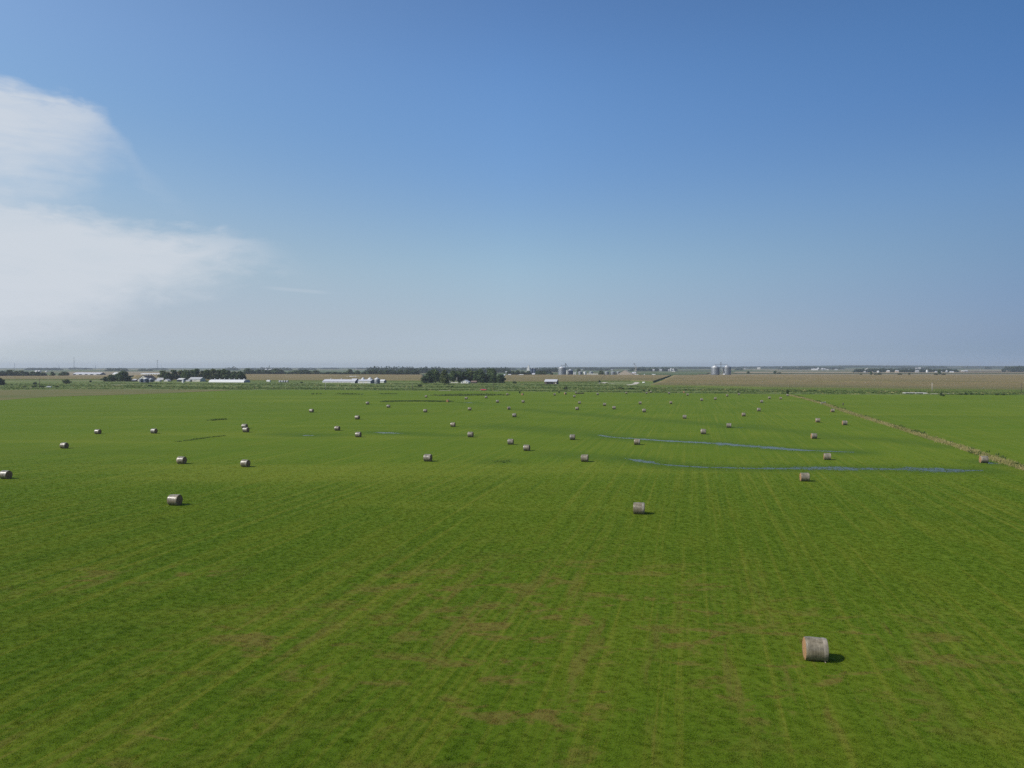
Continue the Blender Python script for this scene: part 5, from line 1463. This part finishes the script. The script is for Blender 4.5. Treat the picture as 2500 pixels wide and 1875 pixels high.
# ---- white elevator at the centre town
p = at_dist(1290, 2450)
s = mpp(p.y)
el_ = empty('grain_elevator', p, GRID)
h1, h2 = height_at(1290, 897.8, p.y), height_at(1290, 892.0, p.y)
MB().box(-4.6, 4.6, -4, 8, 0, h1).put('wall', M['white_paint'], el_)
MB().box(-2.3, 2.6, -1, 5, h1, h2).put('headhouse', M['white_paint'], el_)
MB().add([(-4.8, -4.2, h1), (-2.3, -4.2, h1), (-2.3, 8.2, h1), (-4.8, 8.2, h1), (-2.3, -4.2, h1 + 2.2), (-2.3, 8.2, h1 + 2.2)], [(0, 1, 4), (1, 2, 5, 4), (2, 3, 5), (3, 0, 4, 5)]).put('shoulder_roof', M['white'], el_)
MB().add([(-2.5, -1.2, h2), (2.8, -1.2, h2), (2.8, 5.2, h2), (-2.5, 5.2, h2), (0.15, -1.2, h2 + 1.3), (0.15, 5.2, h2 + 1.3)], [(0, 1, 4), (1, 2, 5, 4), (2, 3, 5), (3, 0, 4, 5)]).put('roof', M['white'], el_)
for zz in (h2 - 3, h1 - 4, h1 - 10):
    MB().box(-0.6, 0.6, -4.12 if zz < h1 else -1.12, -4.004 if zz < h1 else -1.004, zz, zz + 1.6).put('window', M['glass'], el_)
tag(el_, 'tall white grain elevator with a narrow headhouse, centre skyline', 'grain elevator')
silo('silo', 'dark blue silo touching the white elevator', 'silo', 1298.4, 6.4, 914, 898.6, 897.6, 'galv_dark', 'white', Y=2380, door=False, group='dark silos by the white elevator')
silo('silo', 'second dark blue silo, right of the one touching the white elevator', 'silo', 1305, 6.2, 916, 898.8, 898, 'galv_dark', 'white', Y=2300, door=False, group='dark silos by the white elevator')
gable('house', 'white gabled house at the foot of the dark silos', 'house', 1299, 1305, 917, 914, 911.2, 10, 'white_paint', 'pale_roof', Y=2000)

# ---- grain terminal
silo('grain_bin', 'biggest ribbed grey grain bin with a walkway on top', 'grain bin', 1371.8, 18.4, 916.4, 898.2, 894.8, Y=1985)
silo('grain_bin', 'dark blue bin with white cone roof right of the biggest bin', 'grain bin', 1392.5, 13.2, 916.4, 904.8, 901.2, 'galv_dark', 'white', Y=2000)
p = at_dist(1380.6, 1990)
bt = empty('bucket_elevator', p, GRID)
ht = height_at(1380.6, 887.4, p.y); hw_ = height_at(1380, 892.2, p.y); s = mpp(p.y)
lattice(MB(), (0, 0, 0), (0, 0, ht - 1), 2.6, 2.0, 0.28, 12).put('tower', M['steel'], bt)
MB().box(-1.3, 1.3, -1.0, 1.0, ht - 1.4, ht + 1.2).put('head', M['steel'], bt)
MB().box(-12.5, 0.6, -0.7, 0.7, hw_ - 0.5, hw_ + 0.9).bar((-11.4, 0, hw_ - 4.2), (-11.4, 0, hw_), 0.5, 6).put('walkway', M['steel'], bt)
MB().bar((0.8, 0, ht - 0.5), (12.8, 0, height_at(1391, 901.6, p.y)), 0.42, 6).put('spout', M['steel'], bt)
MB().bar((0.8, 0.6, ht - 2.0), (10.0, 0.6, height_at(1391, 900.4, p.y)), 0.28, 6).put('spout', M['steel'], bt)
tag(bt, 'steel bucket elevator with slanting spouts between the two big bins', 'bucket elevator')
p = at_dist(1386, 1975)
lt = empty('loading_leg', p, GRID)
MB().box(-3.4, -0.6, -1.5, 1.5, 0, height_at(1386, 904.4, p.y)).put('casing', M['white_paint'], lt)
MB().bar((-1, 0, height_at(1386, 905.5, p.y)), (4.6, 0, 3.5), 0.55, 6).bar((3.6, 0, height_at(1386, 906.5, p.y)), (0.5, 0, 2), 0.4, 6).put('chute', M['pole_pale'], lt)
tag(lt, 'white loading leg with crossed chutes between the two big bins', 'loading leg')
silo('tank', 'left one of two slim white tanks right of the dark blue bin', 'tank', 1402, 3.4, 916.4, 908.6, 908, 'white_paint', 'white', False, False, Y=1990, group='slim white tanks')
silo('tank', 'right one of two slim white tanks right of the dark blue bin', 'tank', 1405.6, 3.2, 916.4, 908.2, 907.6, 'white_paint', 'white', False, False, Y=1990, group='slim white tanks')
silo('grain_bin', 'grey flat-topped bin right of the slim white tanks', 'grain bin', 1416.6, 10.4, 916.4, 907.6, 906.4, Y=1990)
silo('tank', 'stout white tank between the grey bins and white fence', 'tank', 1428, 7.4, 916.4, 907.4, 906.6, 'white_paint', 'white', False, False, Y=1990)
silo('grain_bin', 'pale bin standing behind the white fence', 'grain bin', 1443, 10.4, 913, 908, 906.8, Y=2350)
fp, fw, _ = frame_of(1431.5, 1460.5, 916.4, 2010)
wf = empty('fence', fp, GRID)
MB().box(-fw / 2, fw / 2, 0, 0.2, 0, 4.6).put('panel', M['cream'], wf)
for k in range(7):
    MB().box(-fw / 2 + fw * k / 6 - 0.2, -fw / 2 + fw * k / 6 + 0.2, -0.25, -0.003, 0, 4.8).put('post', M['white_paint'], wf)
tag(wf, 'long whitish wall fence below the pale bin of the grain terminal', 'fence')
for xc, w_, lab in ((1481.4, 11.4, 'left one of the three grey flat-topped bins in a row'), (1496.6, 12.4, 'middle one of the three grey flat-topped bins in a row'), (1509.2, 9.6, 'right one of the three grey flat-topped bins, behind the tan store')):
    silo('grain_bin', lab, 'grain bin', xc, w_, 916.4, 907.6, 906.6, Y=2000, group='row of grey flat-topped bins')
gable('grain_store', 'broad tan gabled grain store right of the row of grey bins', 'grain store', 1505.5, 1543.5, 916.6, 914.2, 904.2, 45, 'tan_metal', 'tan_metal', gable_front=True, openings=(('door', 0.38, 14, 0.05, 2.2, 'white_paint'), ('door', 0.9, 5, 0.05, 2.2, 'white_paint')), Y=1960)
gable('shed', 'tan low store joined to the right of the gabled grain store', 'shed', 1543, 1552, 916, 911, 908.4, 20, 'tan_metal', 'pale_roof', Y=2000)
p = at_dist(1548, 1980)
lg = empty('conveyor_tower', p, GRID)
s = mpp(p.y)
ht = height_at(1547, 888.6, p.y)
tw = MB()
top = Vector((0.5 * s, 0, ht))
kne = Vector((5.2 * s, 0, height_at(1552, 895.6, p.y)))
tw.bar(top, kne, 0.55, 6)
for bx, by in ((-2.0, -2), (-0.5, 2.5), (4.8, -2), (6.0, 2.5)):
    tw.bar((bx * s, by, 0), kne + Vector((0, by * 0.2, 0)), 0.34, 5)
for t in (0.25, 0.5, 0.75):
    a = Vector((-2.0 * s, -2, 0)).lerp(kne, t); b2 = Vector((4.8 * s, -2, 0)).lerp(kne, t)
    tw.bar(a, b2, 0.26, 5)
    a2 = Vector((-2.0 * s, -2, 0)).lerp(kne, t + 0.2)
    tw.bar(b2, a2, 0.22, 5)
tw.bar((0.2 * s, 0, height_at(1547, 892, p.y)), (0.2 * s, 0, height_at(1547, 898.5, p.y)), 0.3, 5)
tw.put('legs', M['pole_pale'], lg)
MB().box(top.x - 2.0, top.x + 2.0, -1.2, 1.2, ht - 1.0, ht + 1.4).put('head', M['steel'], lg)
MB().bar(top + Vector((0.6, 0.9, -0.4)), (8.6 * s, 0.9, height_at(1554, 900.5, p.y)), 0.6, 6).put('conveyor', M['steel'], lg)
tag(lg, 'leaning steel conveyor tower right of the tan grain store', 'conveyor tower')
for x0, x1, lab in ((1550, 1554, 'left one of two small white trucks under the conveyor tower'), (1555, 1558.6, 'right one of two small white trucks under the conveyor tower')):
    gable('truck', lab, 'truck', x0, x1, 916.6, 914.8, 914.4, 3, 'white_paint', 'white', over=0.05, Y=1970)
gable('trailer', 'white trailer alone on the field edge right of the conveyor tower', 'trailer', 1592, 1600, 915.8, 915, 914.6, 3, 'white_paint', 'white', over=0.05, Y=2040)
gable('trailer', 'tiny white truck on the field edge between the tower and white trailer', 'trailer', 1572, 1574.6, 915.8, 914.8, 914.4, 3, 'white_paint', 'white', over=0.05, Y=2040)
# white tank in the ditch and pale pipe ring
p = G(1571.6, 936.2)
nt_ = empty('propane_tank', p, R(70))
MB().lathe([(0.03, -1.9), (0.7, -1.6), (0.9, -1.2), (0.9, 1.2), (0.7, 1.6), (0.03, 1.9)], 16).put('tank_body', M['white_paint'], nt_).rotation_euler = (R(90), 0, 0)
nt_.children[0].location = (0, 0, 1.25)
MB().box(-0.6, 0.6, -1.1, -0.9, 0, 0.7).box(-0.6, 0.6, 0.9, 1.1, 0, 0.7).put('saddle', M['steel'], nt_)
tag(nt_, 'white tank standing by the foot of the slanting lane', 'tank')

# ---- twin bins
silo('grain_bin', 'left one of the twin ribbed steel bins on the right skyline', 'grain bin', 1746.2, 20.6, 915.6, 896.6, 891.8, Y=2060, group='twin bins')
silo('grain_bin', 'right one of the twin ribbed steel bins on the right skyline', 'grain bin', 1774.6, 19.6, 915.6, 896.4, 891.4, Y=2060, group='twin bins')
p = at_dist(1760, 2052)
te = empty('bucket_elevator', p, GRID)
s = mpp(p.y)
ht = height_at(1760, 883.2, p.y); hw_ = height_at(1760, 889.4, p.y)
lattice(MB(), (0, 0, 0), (0, 0, height_at(1760, 886.5, p.y)), 3.4, 2.4, 0.26, 12).bar((0, 0, height_at(1760, 887, p.y)), (0, 0, ht), 0.5, 6).put('tower', M['steel'], te)
MB().box(-1.3, 1.3, -1.1, 1.1, height_at(1760, 886.9, p.y), height_at(1760, 884.6, p.y)).put('head', M['steel'], te)
for sx in (-1, 1):
    MB().box(min(0, sx * 14.6 * s), max(0, sx * 14.6 * s), -0.7, 0.7, hw_ - 0.6, hw_ + 0.6).put('walkway', M['steel'], te)
    cp = MB()
    for q in (-1.6, 1.6):
        cp.bar((sx * 14 * s + q * 0.5, q * 0.4, hw_ - 0.5), (sx * 14 * s + q, q, height_at(1760, 893.4, p.y)), 0.26, 5)
    cp.put('support', M['steel'], te)
MB().bar((2.0, -1, height_at(1760, 899, p.y)), (8.4, -5, 2.0), 0.4, 6).put('spout', M['pole_pale'], te)
tag(te, 'steel bucket elevator with a walkway bridging the twin bins', 'bucket elevator')
gable('truck', 'small white truck at the foot of the twin bins', 'truck', 1765, 1769.4, 915.9, 913.2, 912.4, 3, 'white_paint', 'white', over=0.05, Y=2030)

# ---- far villages: pale buildings among the trees
VILL = [
    ('house', 1593.5, 1597.6, 904.2, 901.4, 'small white house left of the village barn at centre right', 'white_paint', 3900), ('barn', 1610, 1616, 903.6, 901.2, 'long pale barn in the middle of the centre-right village', 'white_paint', 3900),
    ('church', 1636, 1639.4, 903.4, 898.2, 'narrow white church with a spire at the right of the far village', 'white_paint', 3900), ('house', 1640, 1645.5, 903.4, 900.6, 'white house right of the village church', 'white_paint', 3900),
    ('house', 1631, 1634.6, 903.4, 901.6, 'white house left of the village church', 'white_paint', 3900), ('barn', 1640, 1648, 906.8, 905.6, 'low pale barn on the field edge below the church', 'cream', 3600),
    ('barn', 1982, 1996.5, 903.0, 900.2, 'long bright white barn on the far right skyline', 'white_paint', 5200), ('barn', 1996, 1999, 902.8, 898, 'white elevator-like tower right of the long white barn', 'white_paint', 5200),
    ('house', 2005, 2010, 902.6, 899.2, 'white house right of the long white barn', 'white_paint', 5200), ('barn', 2010.5, 2015.5, 902.6, 900.0, 'white low barn, middle of the far right hamlet', 'white_paint', 5200), ('house', 2017.5, 2022.5, 902.6, 901, 'cream low house ending the far right hamlet', 'cream', 5200),
    ('shed', 2038.5, 2044.6, 902.8, 901.4, 'white shed alone right of the hamlet', 'white_paint', 5200), ('house', 1906, 1909, 899.6, 898, 'tiny white house on the hillside before the long white barn', 'white_paint', 7000), ('barn', 1945.5, 1949.4, 899.8, 898.4, 'tiny white barn on the hillside left of the long white barn', 'white_paint', 7000),
    ('barn', 1849, 1856, 900.6, 898.2, 'pale barn in the hills right of the twin bins', 'cream', 6500), ('house', 1817, 1820, 901, 899.6, 'tiny pale house in the hills above the lone spreading tree', 'white_paint', 6500),
    ('house', 2110, 2114, 908.6, 906.4, 'small white house under the village slanting conveyor', 'white_paint', 3000), ('house', 2142.6, 2146, 908.2, 905.2, 'bright white house in the middle of the far right village', 'white_paint', 3000), ('house', 2166, 2172, 908.6, 904.4, 'pinkish house at the right of the far right village', 'tan_metal', 3000),
    ('house', 2126, 2131, 903.2, 900.4, 'grey-white roof among the village trees at far right', 'cream', 3150), ('barn', 2187, 2194, 907.2, 904.2, 'tan barn right of the pinkish village house', 'tan_metal', 3000),
    ('house', 2236, 2243.4, 907.4, 904.4, 'white house between the far right village and its bin', 'white_paint', 3000), ('shed', 2284, 2288, 908.4, 906.2, 'small white shed left of the tall grey-green bush', 'white_paint', 3000), ('shed', 2297, 2300.4, 908.8, 906.6, 'small white shed right of the tall grey-green bush', 'white_paint', 3000),
    ('barn', 2321, 2328.6, 909.2, 906.4, 'bright white low barn at the end of the village wood', 'white_paint', 3000), ('barn', 2348, 2355, 907.6, 904.6, 'tan wide barn alone in the far right field', 'tan_metal', 3400), ('barn', 2357, 2362.6, 906.6, 903.6, 'white-roofed barn right of the tan wide barn', 'white_paint', 3400),
    ('house', 2236, 2240, 900.4, 898.4, 'white roof on the hillside above the village wood, left one', 'white_paint', 5500), ('house', 2243, 2248, 900.4, 898, 'white roof on the hillside above the village wood, right one', 'white_paint', 5500),
    ('house', 1312, 1316, 902, 900.2, 'tiny white house in the hills right of the dark silos', 'white_paint', 5600), ('house', 1419, 1422, 903.2, 902, 'tiny white farm below the skyline behind the grey bins, left one', 'white_paint', 4700), ('house', 1491, 1496, 902.8, 901.6, 'tiny white farm below the skyline left of the tan store', 'white_paint', 4700),
    ('house', 637.6, 641, 906.2, 904.0, 'white house among the far left tree-line tops', 'white_paint', 3200), ('barn', 646, 651, 903.6, 900.6, 'left white barn in the far woods behind the tree line', 'white_paint', 4200), ('barn', 655, 662, 903.4, 900.8, 'right white barn in the far woods behind the tree line', 'white_paint', 4200),
    ('house', 756, 758.6, 901.6, 898.8, 'tiny white tower-like house on the skyline above the tree line', 'white_paint', 5600), ('house', 868, 870.6, 901.4, 900, 'tiny white house on the skyline left of the big woods', 'white_paint', 6000), ('house', 1234, 1239, 909.4, 906.4, 'white house in the trees right of the grove', 'white_paint', 2600),
]
for nm, x0, x1, yb, yt, lab, wall, Y in VILL:
    p = at_dist((x0 + x1) / 2, Y)
    if nm == 'church':
        o = gable('church', lab, 'church', x0, x1, yb, yb - 2.6, yb - 3.6, 16, wall, 'pale_roof', Y=Y)
        r_ = 1.7
        zt = height_at(x0, yt, Y)
        MB().box(-r_, r_, -2 * r_ - 0.3, -0.3, 0, zt * 0.72).add([(-r_, -2 * r_ - 0.3, zt * 0.72), (r_, -2 * r_ - 0.3, zt * 0.72), (r_, -0.3, zt * 0.72), (-r_, -0.3, zt * 0.72), (0, -r_ - 0.3, zt)], [(0, 1, 4), (1, 2, 4), (2, 3, 4), (3, 0, 4)]).put('spire', M['white_paint'], o)
    else:
        o = gable(nm, lab, nm, x0, x1, yb, yt + (yb - yt) * 0.45, yt, 11, 'village' if wall == 'white_paint' and not lab.startswith(('bright', 'long bright')) else wall, 'pale_roof' if len(lab) % 3 else 'white', Y=Y)
    o.location.z = ground_z(p.x, p.y)
silo('grain_bin', 'white bin with pointed roof in the far right village', 'grain bin', 2263.4, 5.0, 908.8, 905, 902, 'white', 'white', Y=3000)
silo('grain_bin', 'grey bin with pointed roof right of the white one in the village', 'grain bin', 2311.6, 6.6, 908.8, 906, 904, 'galv', 'galv_roof', Y=3000)
p = at_dist(2115, 3050)
cv = empty('conveyor', p, GRID)
s = mpp(p.y)
MB().bar((-3.6 * s, 0, height_at(2115, 903.4, p.y)), (3.4 * s, 0, height_at(2115, 898.4, p.y)), 0.9, 6).put('belt_housing', M['white_paint'], cv)
MB().bar((2.6 * s, -1, 0), (2.6 * s, 0, height_at(2115, 899.2, p.y)), 0.3, 5).bar((2.6 * s, 3, 0), (2.6 * s, 0, height_at(2115, 899.2, p.y)), 0.3, 5).put('support', M['steel'], cv)
tag(cv, 'white slanting conveyor over the far right village', 'conveyor')

# ------------------------------------------------------------------ poles, towers, vehicles
def pole(x, yb, yt, mat, label, arm=True, r_=0.17):
    p = G(x, yb)
    h = height_at(x, yt, p.y)
    o = empty('utility_pole', p, GRID)
    MB().bar((0, 0, -0.3), (0, 0, h), r_ * 1.3, 8, r_).put('shaft', M[mat], o)
    if arm:
        a = MB().box(-1.3, 1.3, -0.08, 0.08, h - 0.9, h - 0.7)
        for q in (-1.15, -0.5, 0.5, 1.15):
            a.lathe([(0.06, h - 0.7), (0.08, h - 0.6), (0.05, h - 0.45), (0.01, h - 0.42)], 8, q, 0)
        a.put('crossarm', M['pole_wood'], o)
    return tag(o, label, 'utility pole', 'utility poles')
pole(97, 947.2, 924.4, 'pole_wood', 'thin dark pole beside the far left road, left of the white car', False, 0.2)
pole(297.5, 931.4, 922.4, 'pole_pale', 'pale T-shaped pole in front of the left farm clump', True, 0.22)
pole(420.6, 930.4, 917, 'pole_pale', 'pale pole before the left farm windbreak', False, 0.2)
pole(622, 948.6, 941, 'pole_wood', 'short dark pole on the field edge right of the hoop barn', False, 0.2)
pole(794.5, 952, 935.8, 'pole_pale', 'thin pole before the left end of the hog barn', False, 0.16)
pole(1006.6, 952.6, 936, 'pole_wood', 'dark pole in the ditch left of the grove', False, 0.18)
pole(1058.6, 934.8, 921.8, 'pole_pale', 'pale pole against the left part of the dark grove', False, 0.2)
pole(1115.6, 935, 921, 'pole_pale', 'pale pole with a bare top in the middle of the grove', False, 0.25)
pole(1204.8, 953, 934, 'pole_wood', 'thin dark pole right of the red truck', False, 0.14)
pole(1381.4, 951.6, 943, 'pole_wood', 'dark post beneath the flat-topped little tree', False, 0.2)
pole(2062, 944.6, 932.5, 'pole_wood', 'faint dark pole at the corn edge, centre of the right side', False, 0.14)
pole(2275.4, 959, 934.6, 'pole_pale', 'tall pale pole standing right of the culvert', False, 0.17)
pole(2493.5, 957, 935.6, 'pole_wood', 'dark pole near the right edge of the photo', True, 0.2)
def mast(x, yt, Y, wbase, label, top=0, base=None):
    p = at_dist(x, Y)
    gz = ground_z(p.x, p.y)
    h = height_at(x, yt, Y) - gz
    o = empty('radio_mast', (p.x, p.y, gz), 0.3)
    lattice(MB(), (0, 0, 0), (0, 0, h), wbase, max(0.9, wbase * 0.35), 0.22, max(8, int(h / 5))).put('mast', M['steel'], o)
    if top:
        MB().box(-top, top, -top, top, h - 1.2, h + 0.6).put('antenna_head', M['steel'], o)
    return tag(o, label, 'radio mast', 'radio masts on the left skyline')
mast(36, 886.6, 4800, 2.2, 'leftmost thin mast on the far left skyline')
mast(144, 890.4, 5200, 2.0, 'short faint mast left of the tallest mast')
mast(181, 872.4, 4600, 2.4, 'tallest faint mast on the left skyline', 1.6)
mast(233, 891, 5600, 2.2, 'short faint mast right of the tallest mast')
mast(384.4, 880.2, 4300, 7.0, 'wide lattice mast above the left farm windbreak', 3.6)
mast(394, 891, 5200, 2.2, 'short faint mast just right of the wide lattice mast')
p = at_dist(657.2, 5200)
wt = empty('water_tower', p)
hh = height_at(657, 892.4, 5200)
MB().lathe([(2.6, 0), (2.2, hh - 9), (3.4, hh - 7.5), (3.4, hh - 1), (0.02, hh + 0.6)], 16).put('tank', M['steel'], wt)
tag(wt, 'small grey water tower on the skyline above the tree line', 'water tower')

def car_body(paint):
    m, nt, b = material(paint[0], 0.28)
    b.inputs['Base Color'].default_value = paint[1] + (1,)
    b.inputs['Coat Weight'].default_value = 0.6
    nt.put(b.inputs['Roughness'], nt.m('MULTIPLY_ADD', nt.noise(nt.new('ShaderNodeTexCoord').outputs['Object'], 2.0, 3, 0.6), 0.15, 0.22))
    return m
def vehicle(name, label, cat, x, yb, rz, paint, prof, cab, width, wheels, wr=0.36, extra=None):
    """side profile (x, z) lofted across the width with tumblehome; cab = glazed upper outline"""
    p = G(x, yb)
    o = empty(name, p, rz)
    mp = car_body(paint)
    def loft(pts, hw, inset, mat, nm, parent):
        n = len(pts)
        vs = []
        for k, (hy, q) in enumerate(((-hw, 0.0), (-hw * 0.94, 1.0), (hw * 0.94, 1.0), (hw, 0.0))):
            zm = max(z for _, z in pts); z0 = min(z for _, z in pts)
            for xx, z in pts:
                f = (z - z0) / max(0.01, zm - z0)
                yy = (hw - inset * f) * (-1 if hy < 0 else 1) * (0.985 if q == 0 else 0.93)
                vs.append((xx * (0.985 if q == 0 else 1.0), yy, z0 + (z - z0) * (0.985 if q == 0 else 1.0)))
        fs = [(r0 * n + k, r0 * n + (k + 1) % n, (r0 + 1) * n + (k + 1) % n, (r0 + 1) * n + k) for r0 in range(3) for k in range(n)]
        fs += [tuple(range(n - 1, -1, -1)), tuple(range(3 * n, 4 * n))]
        return MB().add(vs, fs).put(nm, mat, parent)
    body = loft(prof, width / 2, 0.06, mp, 'body', o)
    g = loft(cab, width / 2 - 0.06, 0.22, M['glass'], 'windows', o)
    zt = max(z for _, z in cab)
    xs = [xx for xx, z in cab if z > zt - 0.05]
    MB().box(min(xs) - 0.05, max(xs) + 0.05, -width / 2 + 0.30, width / 2 - 0.30, zt - 0.02, zt + 0.05).put('roof', mp, o)
    for wx in wheels:
        for sy in (-1, 1):
            q = MB().lathe([(0.02, -0.11), (wr, -0.11), (wr, 0.11), (0.02, 0.11)], 18)
            wo = q.put('wheel', M['opening'], o, (wx, sy * (width / 2 - 0.10), wr))
            wo.rotation_euler = (R(90), 0, 0)
            MB().lathe([(0.02, -0.125), (wr * 0.6, -0.125), (wr * 0.6, 0.125), (0.02, 0.125)], 12).put('rim', M['steel'], wo)
    for sy in (-1, 1):
        xf = max(xx for xx, z in prof)
        MB().box(xf - 0.12, xf + 0.012, sy * (width / 2 - 0.35) - 0.14, sy * (width / 2 - 0.35) + 0.14, 0.62, 0.80).put('headlight', M['white_paint'], o)
    if extra:
        extra(o)
    return tag(o, label, cat)
vehicle('parked_car', 'white car parked on the far left road', 'car', 120, 945.9, GRID + R(8), ('white_car_paint', (0.78, 0.78, 0.78)),
        [(-2.5, 0.35), (2.5, 0.35), (2.55, 0.75), (2.3, 0.98), (1.2, 1.08), (-1.9, 1.10), (-2.5, 1.0)], [(-1.7, 1.06), (1.2, 1.06), (0.55, 1.62), (-1.0, 1.66)], 1.9, (-1.5, 1.55))
def bed(o):
    MB().box(-3.4, -3.15, -0.55, 0.55, 0.9, 1.75).put('tailgate_load', M['opening'], o)
vehicle('pickup_truck', 'red pickup truck driving the track at the far field edge', 'truck', 1181, 953.6, GRID + R(172), ('red_truck_paint', (0.42, 0.025, 0.03)),
        [(-3.1, 0.5), (3.1, 0.5), (3.15, 1.0), (2.95, 1.22), (1.6, 1.32), (-0.6, 1.34), (-3.1, 1.30)], [(-0.7, 1.30), (1.6, 1.30), (0.95, 2.02), (-0.5, 2.06)], 2.1, (-2.0, 2.0), 0.45, bed)
# brush pile beside a far bale
p = G(1416, 961.4)
br = MB(); r = random.Random(5)
for k in range(90):
    c_ = Vector((r.uniform(-3.4, 3.4), r.uniform(-1.2, 1.2), r.uniform(0.05, 0.9)))
    d_ = Vector((r.uniform(-1, 1), r.uniform(-0.6, 0.6), r.uniform(-0.1, 0.6))).normalized() * r.uniform(0.8, 2.2)
    br.bar(c_ - d_ * 0.5, c_ + d_ * 0.5, r.uniform(0.05, 0.16), 5, 0.03)
tag(br.put('brush_pile', M['bark'], None, p, 0.2), 'dark brush pile beside a tiny bale at the far field edge', 'brush pile')
# culvert under the right-hand road
p, fw, _ = frame_of(2211, 2261, 961.6)
cu = empty('culvert', p, GRID)
MB().box(-fw / 2, fw / 2, 0, 6, 0.62, 0.98).put('deck', M['concrete'], cu)
MB().box(-fw / 2, -fw / 2 + 1.0, 0, 6, 0, 0.617).box(fw / 2 - 1.0, fw / 2, 0, 6, 0, 0.617).box(-0.4, 0.4, 0, 6, 0, 0.617).put('pier', M['concrete'], cu)
MB().box(-fw / 2 + 1.01, fw / 2 - 1.01, 2.5, 2.7, 0, 0.61).put('opening', M['opening'], cu)
MB().box(fw / 2 - 3.0, fw / 2, -0.5, -0.003, 0.1, 1.1).put('wing_wall', M['concrete'], cu)
tag(cu, 'low pale concrete culvert below the tall pale pole at right', 'culvert')
# posts on the fence row
for k, (x, y, yt, lab) in enumerate(((2010, 986.6, 979.4, 'pale leaning brace gate post left on the dry fence row'), (2058, 989.8, 983.6, 'grey stump post in the pasture right of the fence row'))):
    p = G(x, y)
    o = empty('fence_post', p, 0.3)
    h = height_at(x, yt, p.y)
    m_ = MB()
    if k == 0:
        m_.bar((-1.6, 0, 0.9), (1.6, 0, 1.3), 0.14, 6).bar((-1.6, 0, 0), (-1.6, 0, 1.2), 0.14, 6).bar((1.6, 0, 0), (1.6, 0, 1.6), 0.14, 6).bar((-1.5, 0, 0.2), (1.5, 0, 1.2), 0.10, 6)
    else:
        m_.bar((0, 0, -0.1), (0.1, 0, 1.5), 0.28, 8, 0.22).bar((0, 0, 0.7), (0.8, 0.2, 1.3), 0.12, 6)
    m_.put('timber', M['pole_pale'] if k == 0 else M['pole_wood'], o)
    tag(o, lab, 'fence post')

# ------------------------------------------------------------------ the air
hb = MB().box(-13800, 13800, -420, 12800, -1.0, 78.0)
mh = bpy.data.materials.new('haze')
mh.use_nodes = True
mh.node_tree.nodes.clear()
nt = NT(mh.node_tree)
pv = nt.new('ShaderNodeVolumePrincipled')
pv.inputs['Density'].default_value = HAZE_D
pv.inputs['Color'].default_value = HAZE_C + (1,)
pv.inputs['Anisotropy'].default_value = 0.12
pv.inputs['Density Attribute'].default_value = ''
out = nt.new('ShaderNodeOutputMaterial')
nt.t.links.new(pv.outputs[0], out.inputs['Volume'])
tag(hb.put('haze', mh), 'thin summer haze over the whole plain', 'haze', kind='stuff')
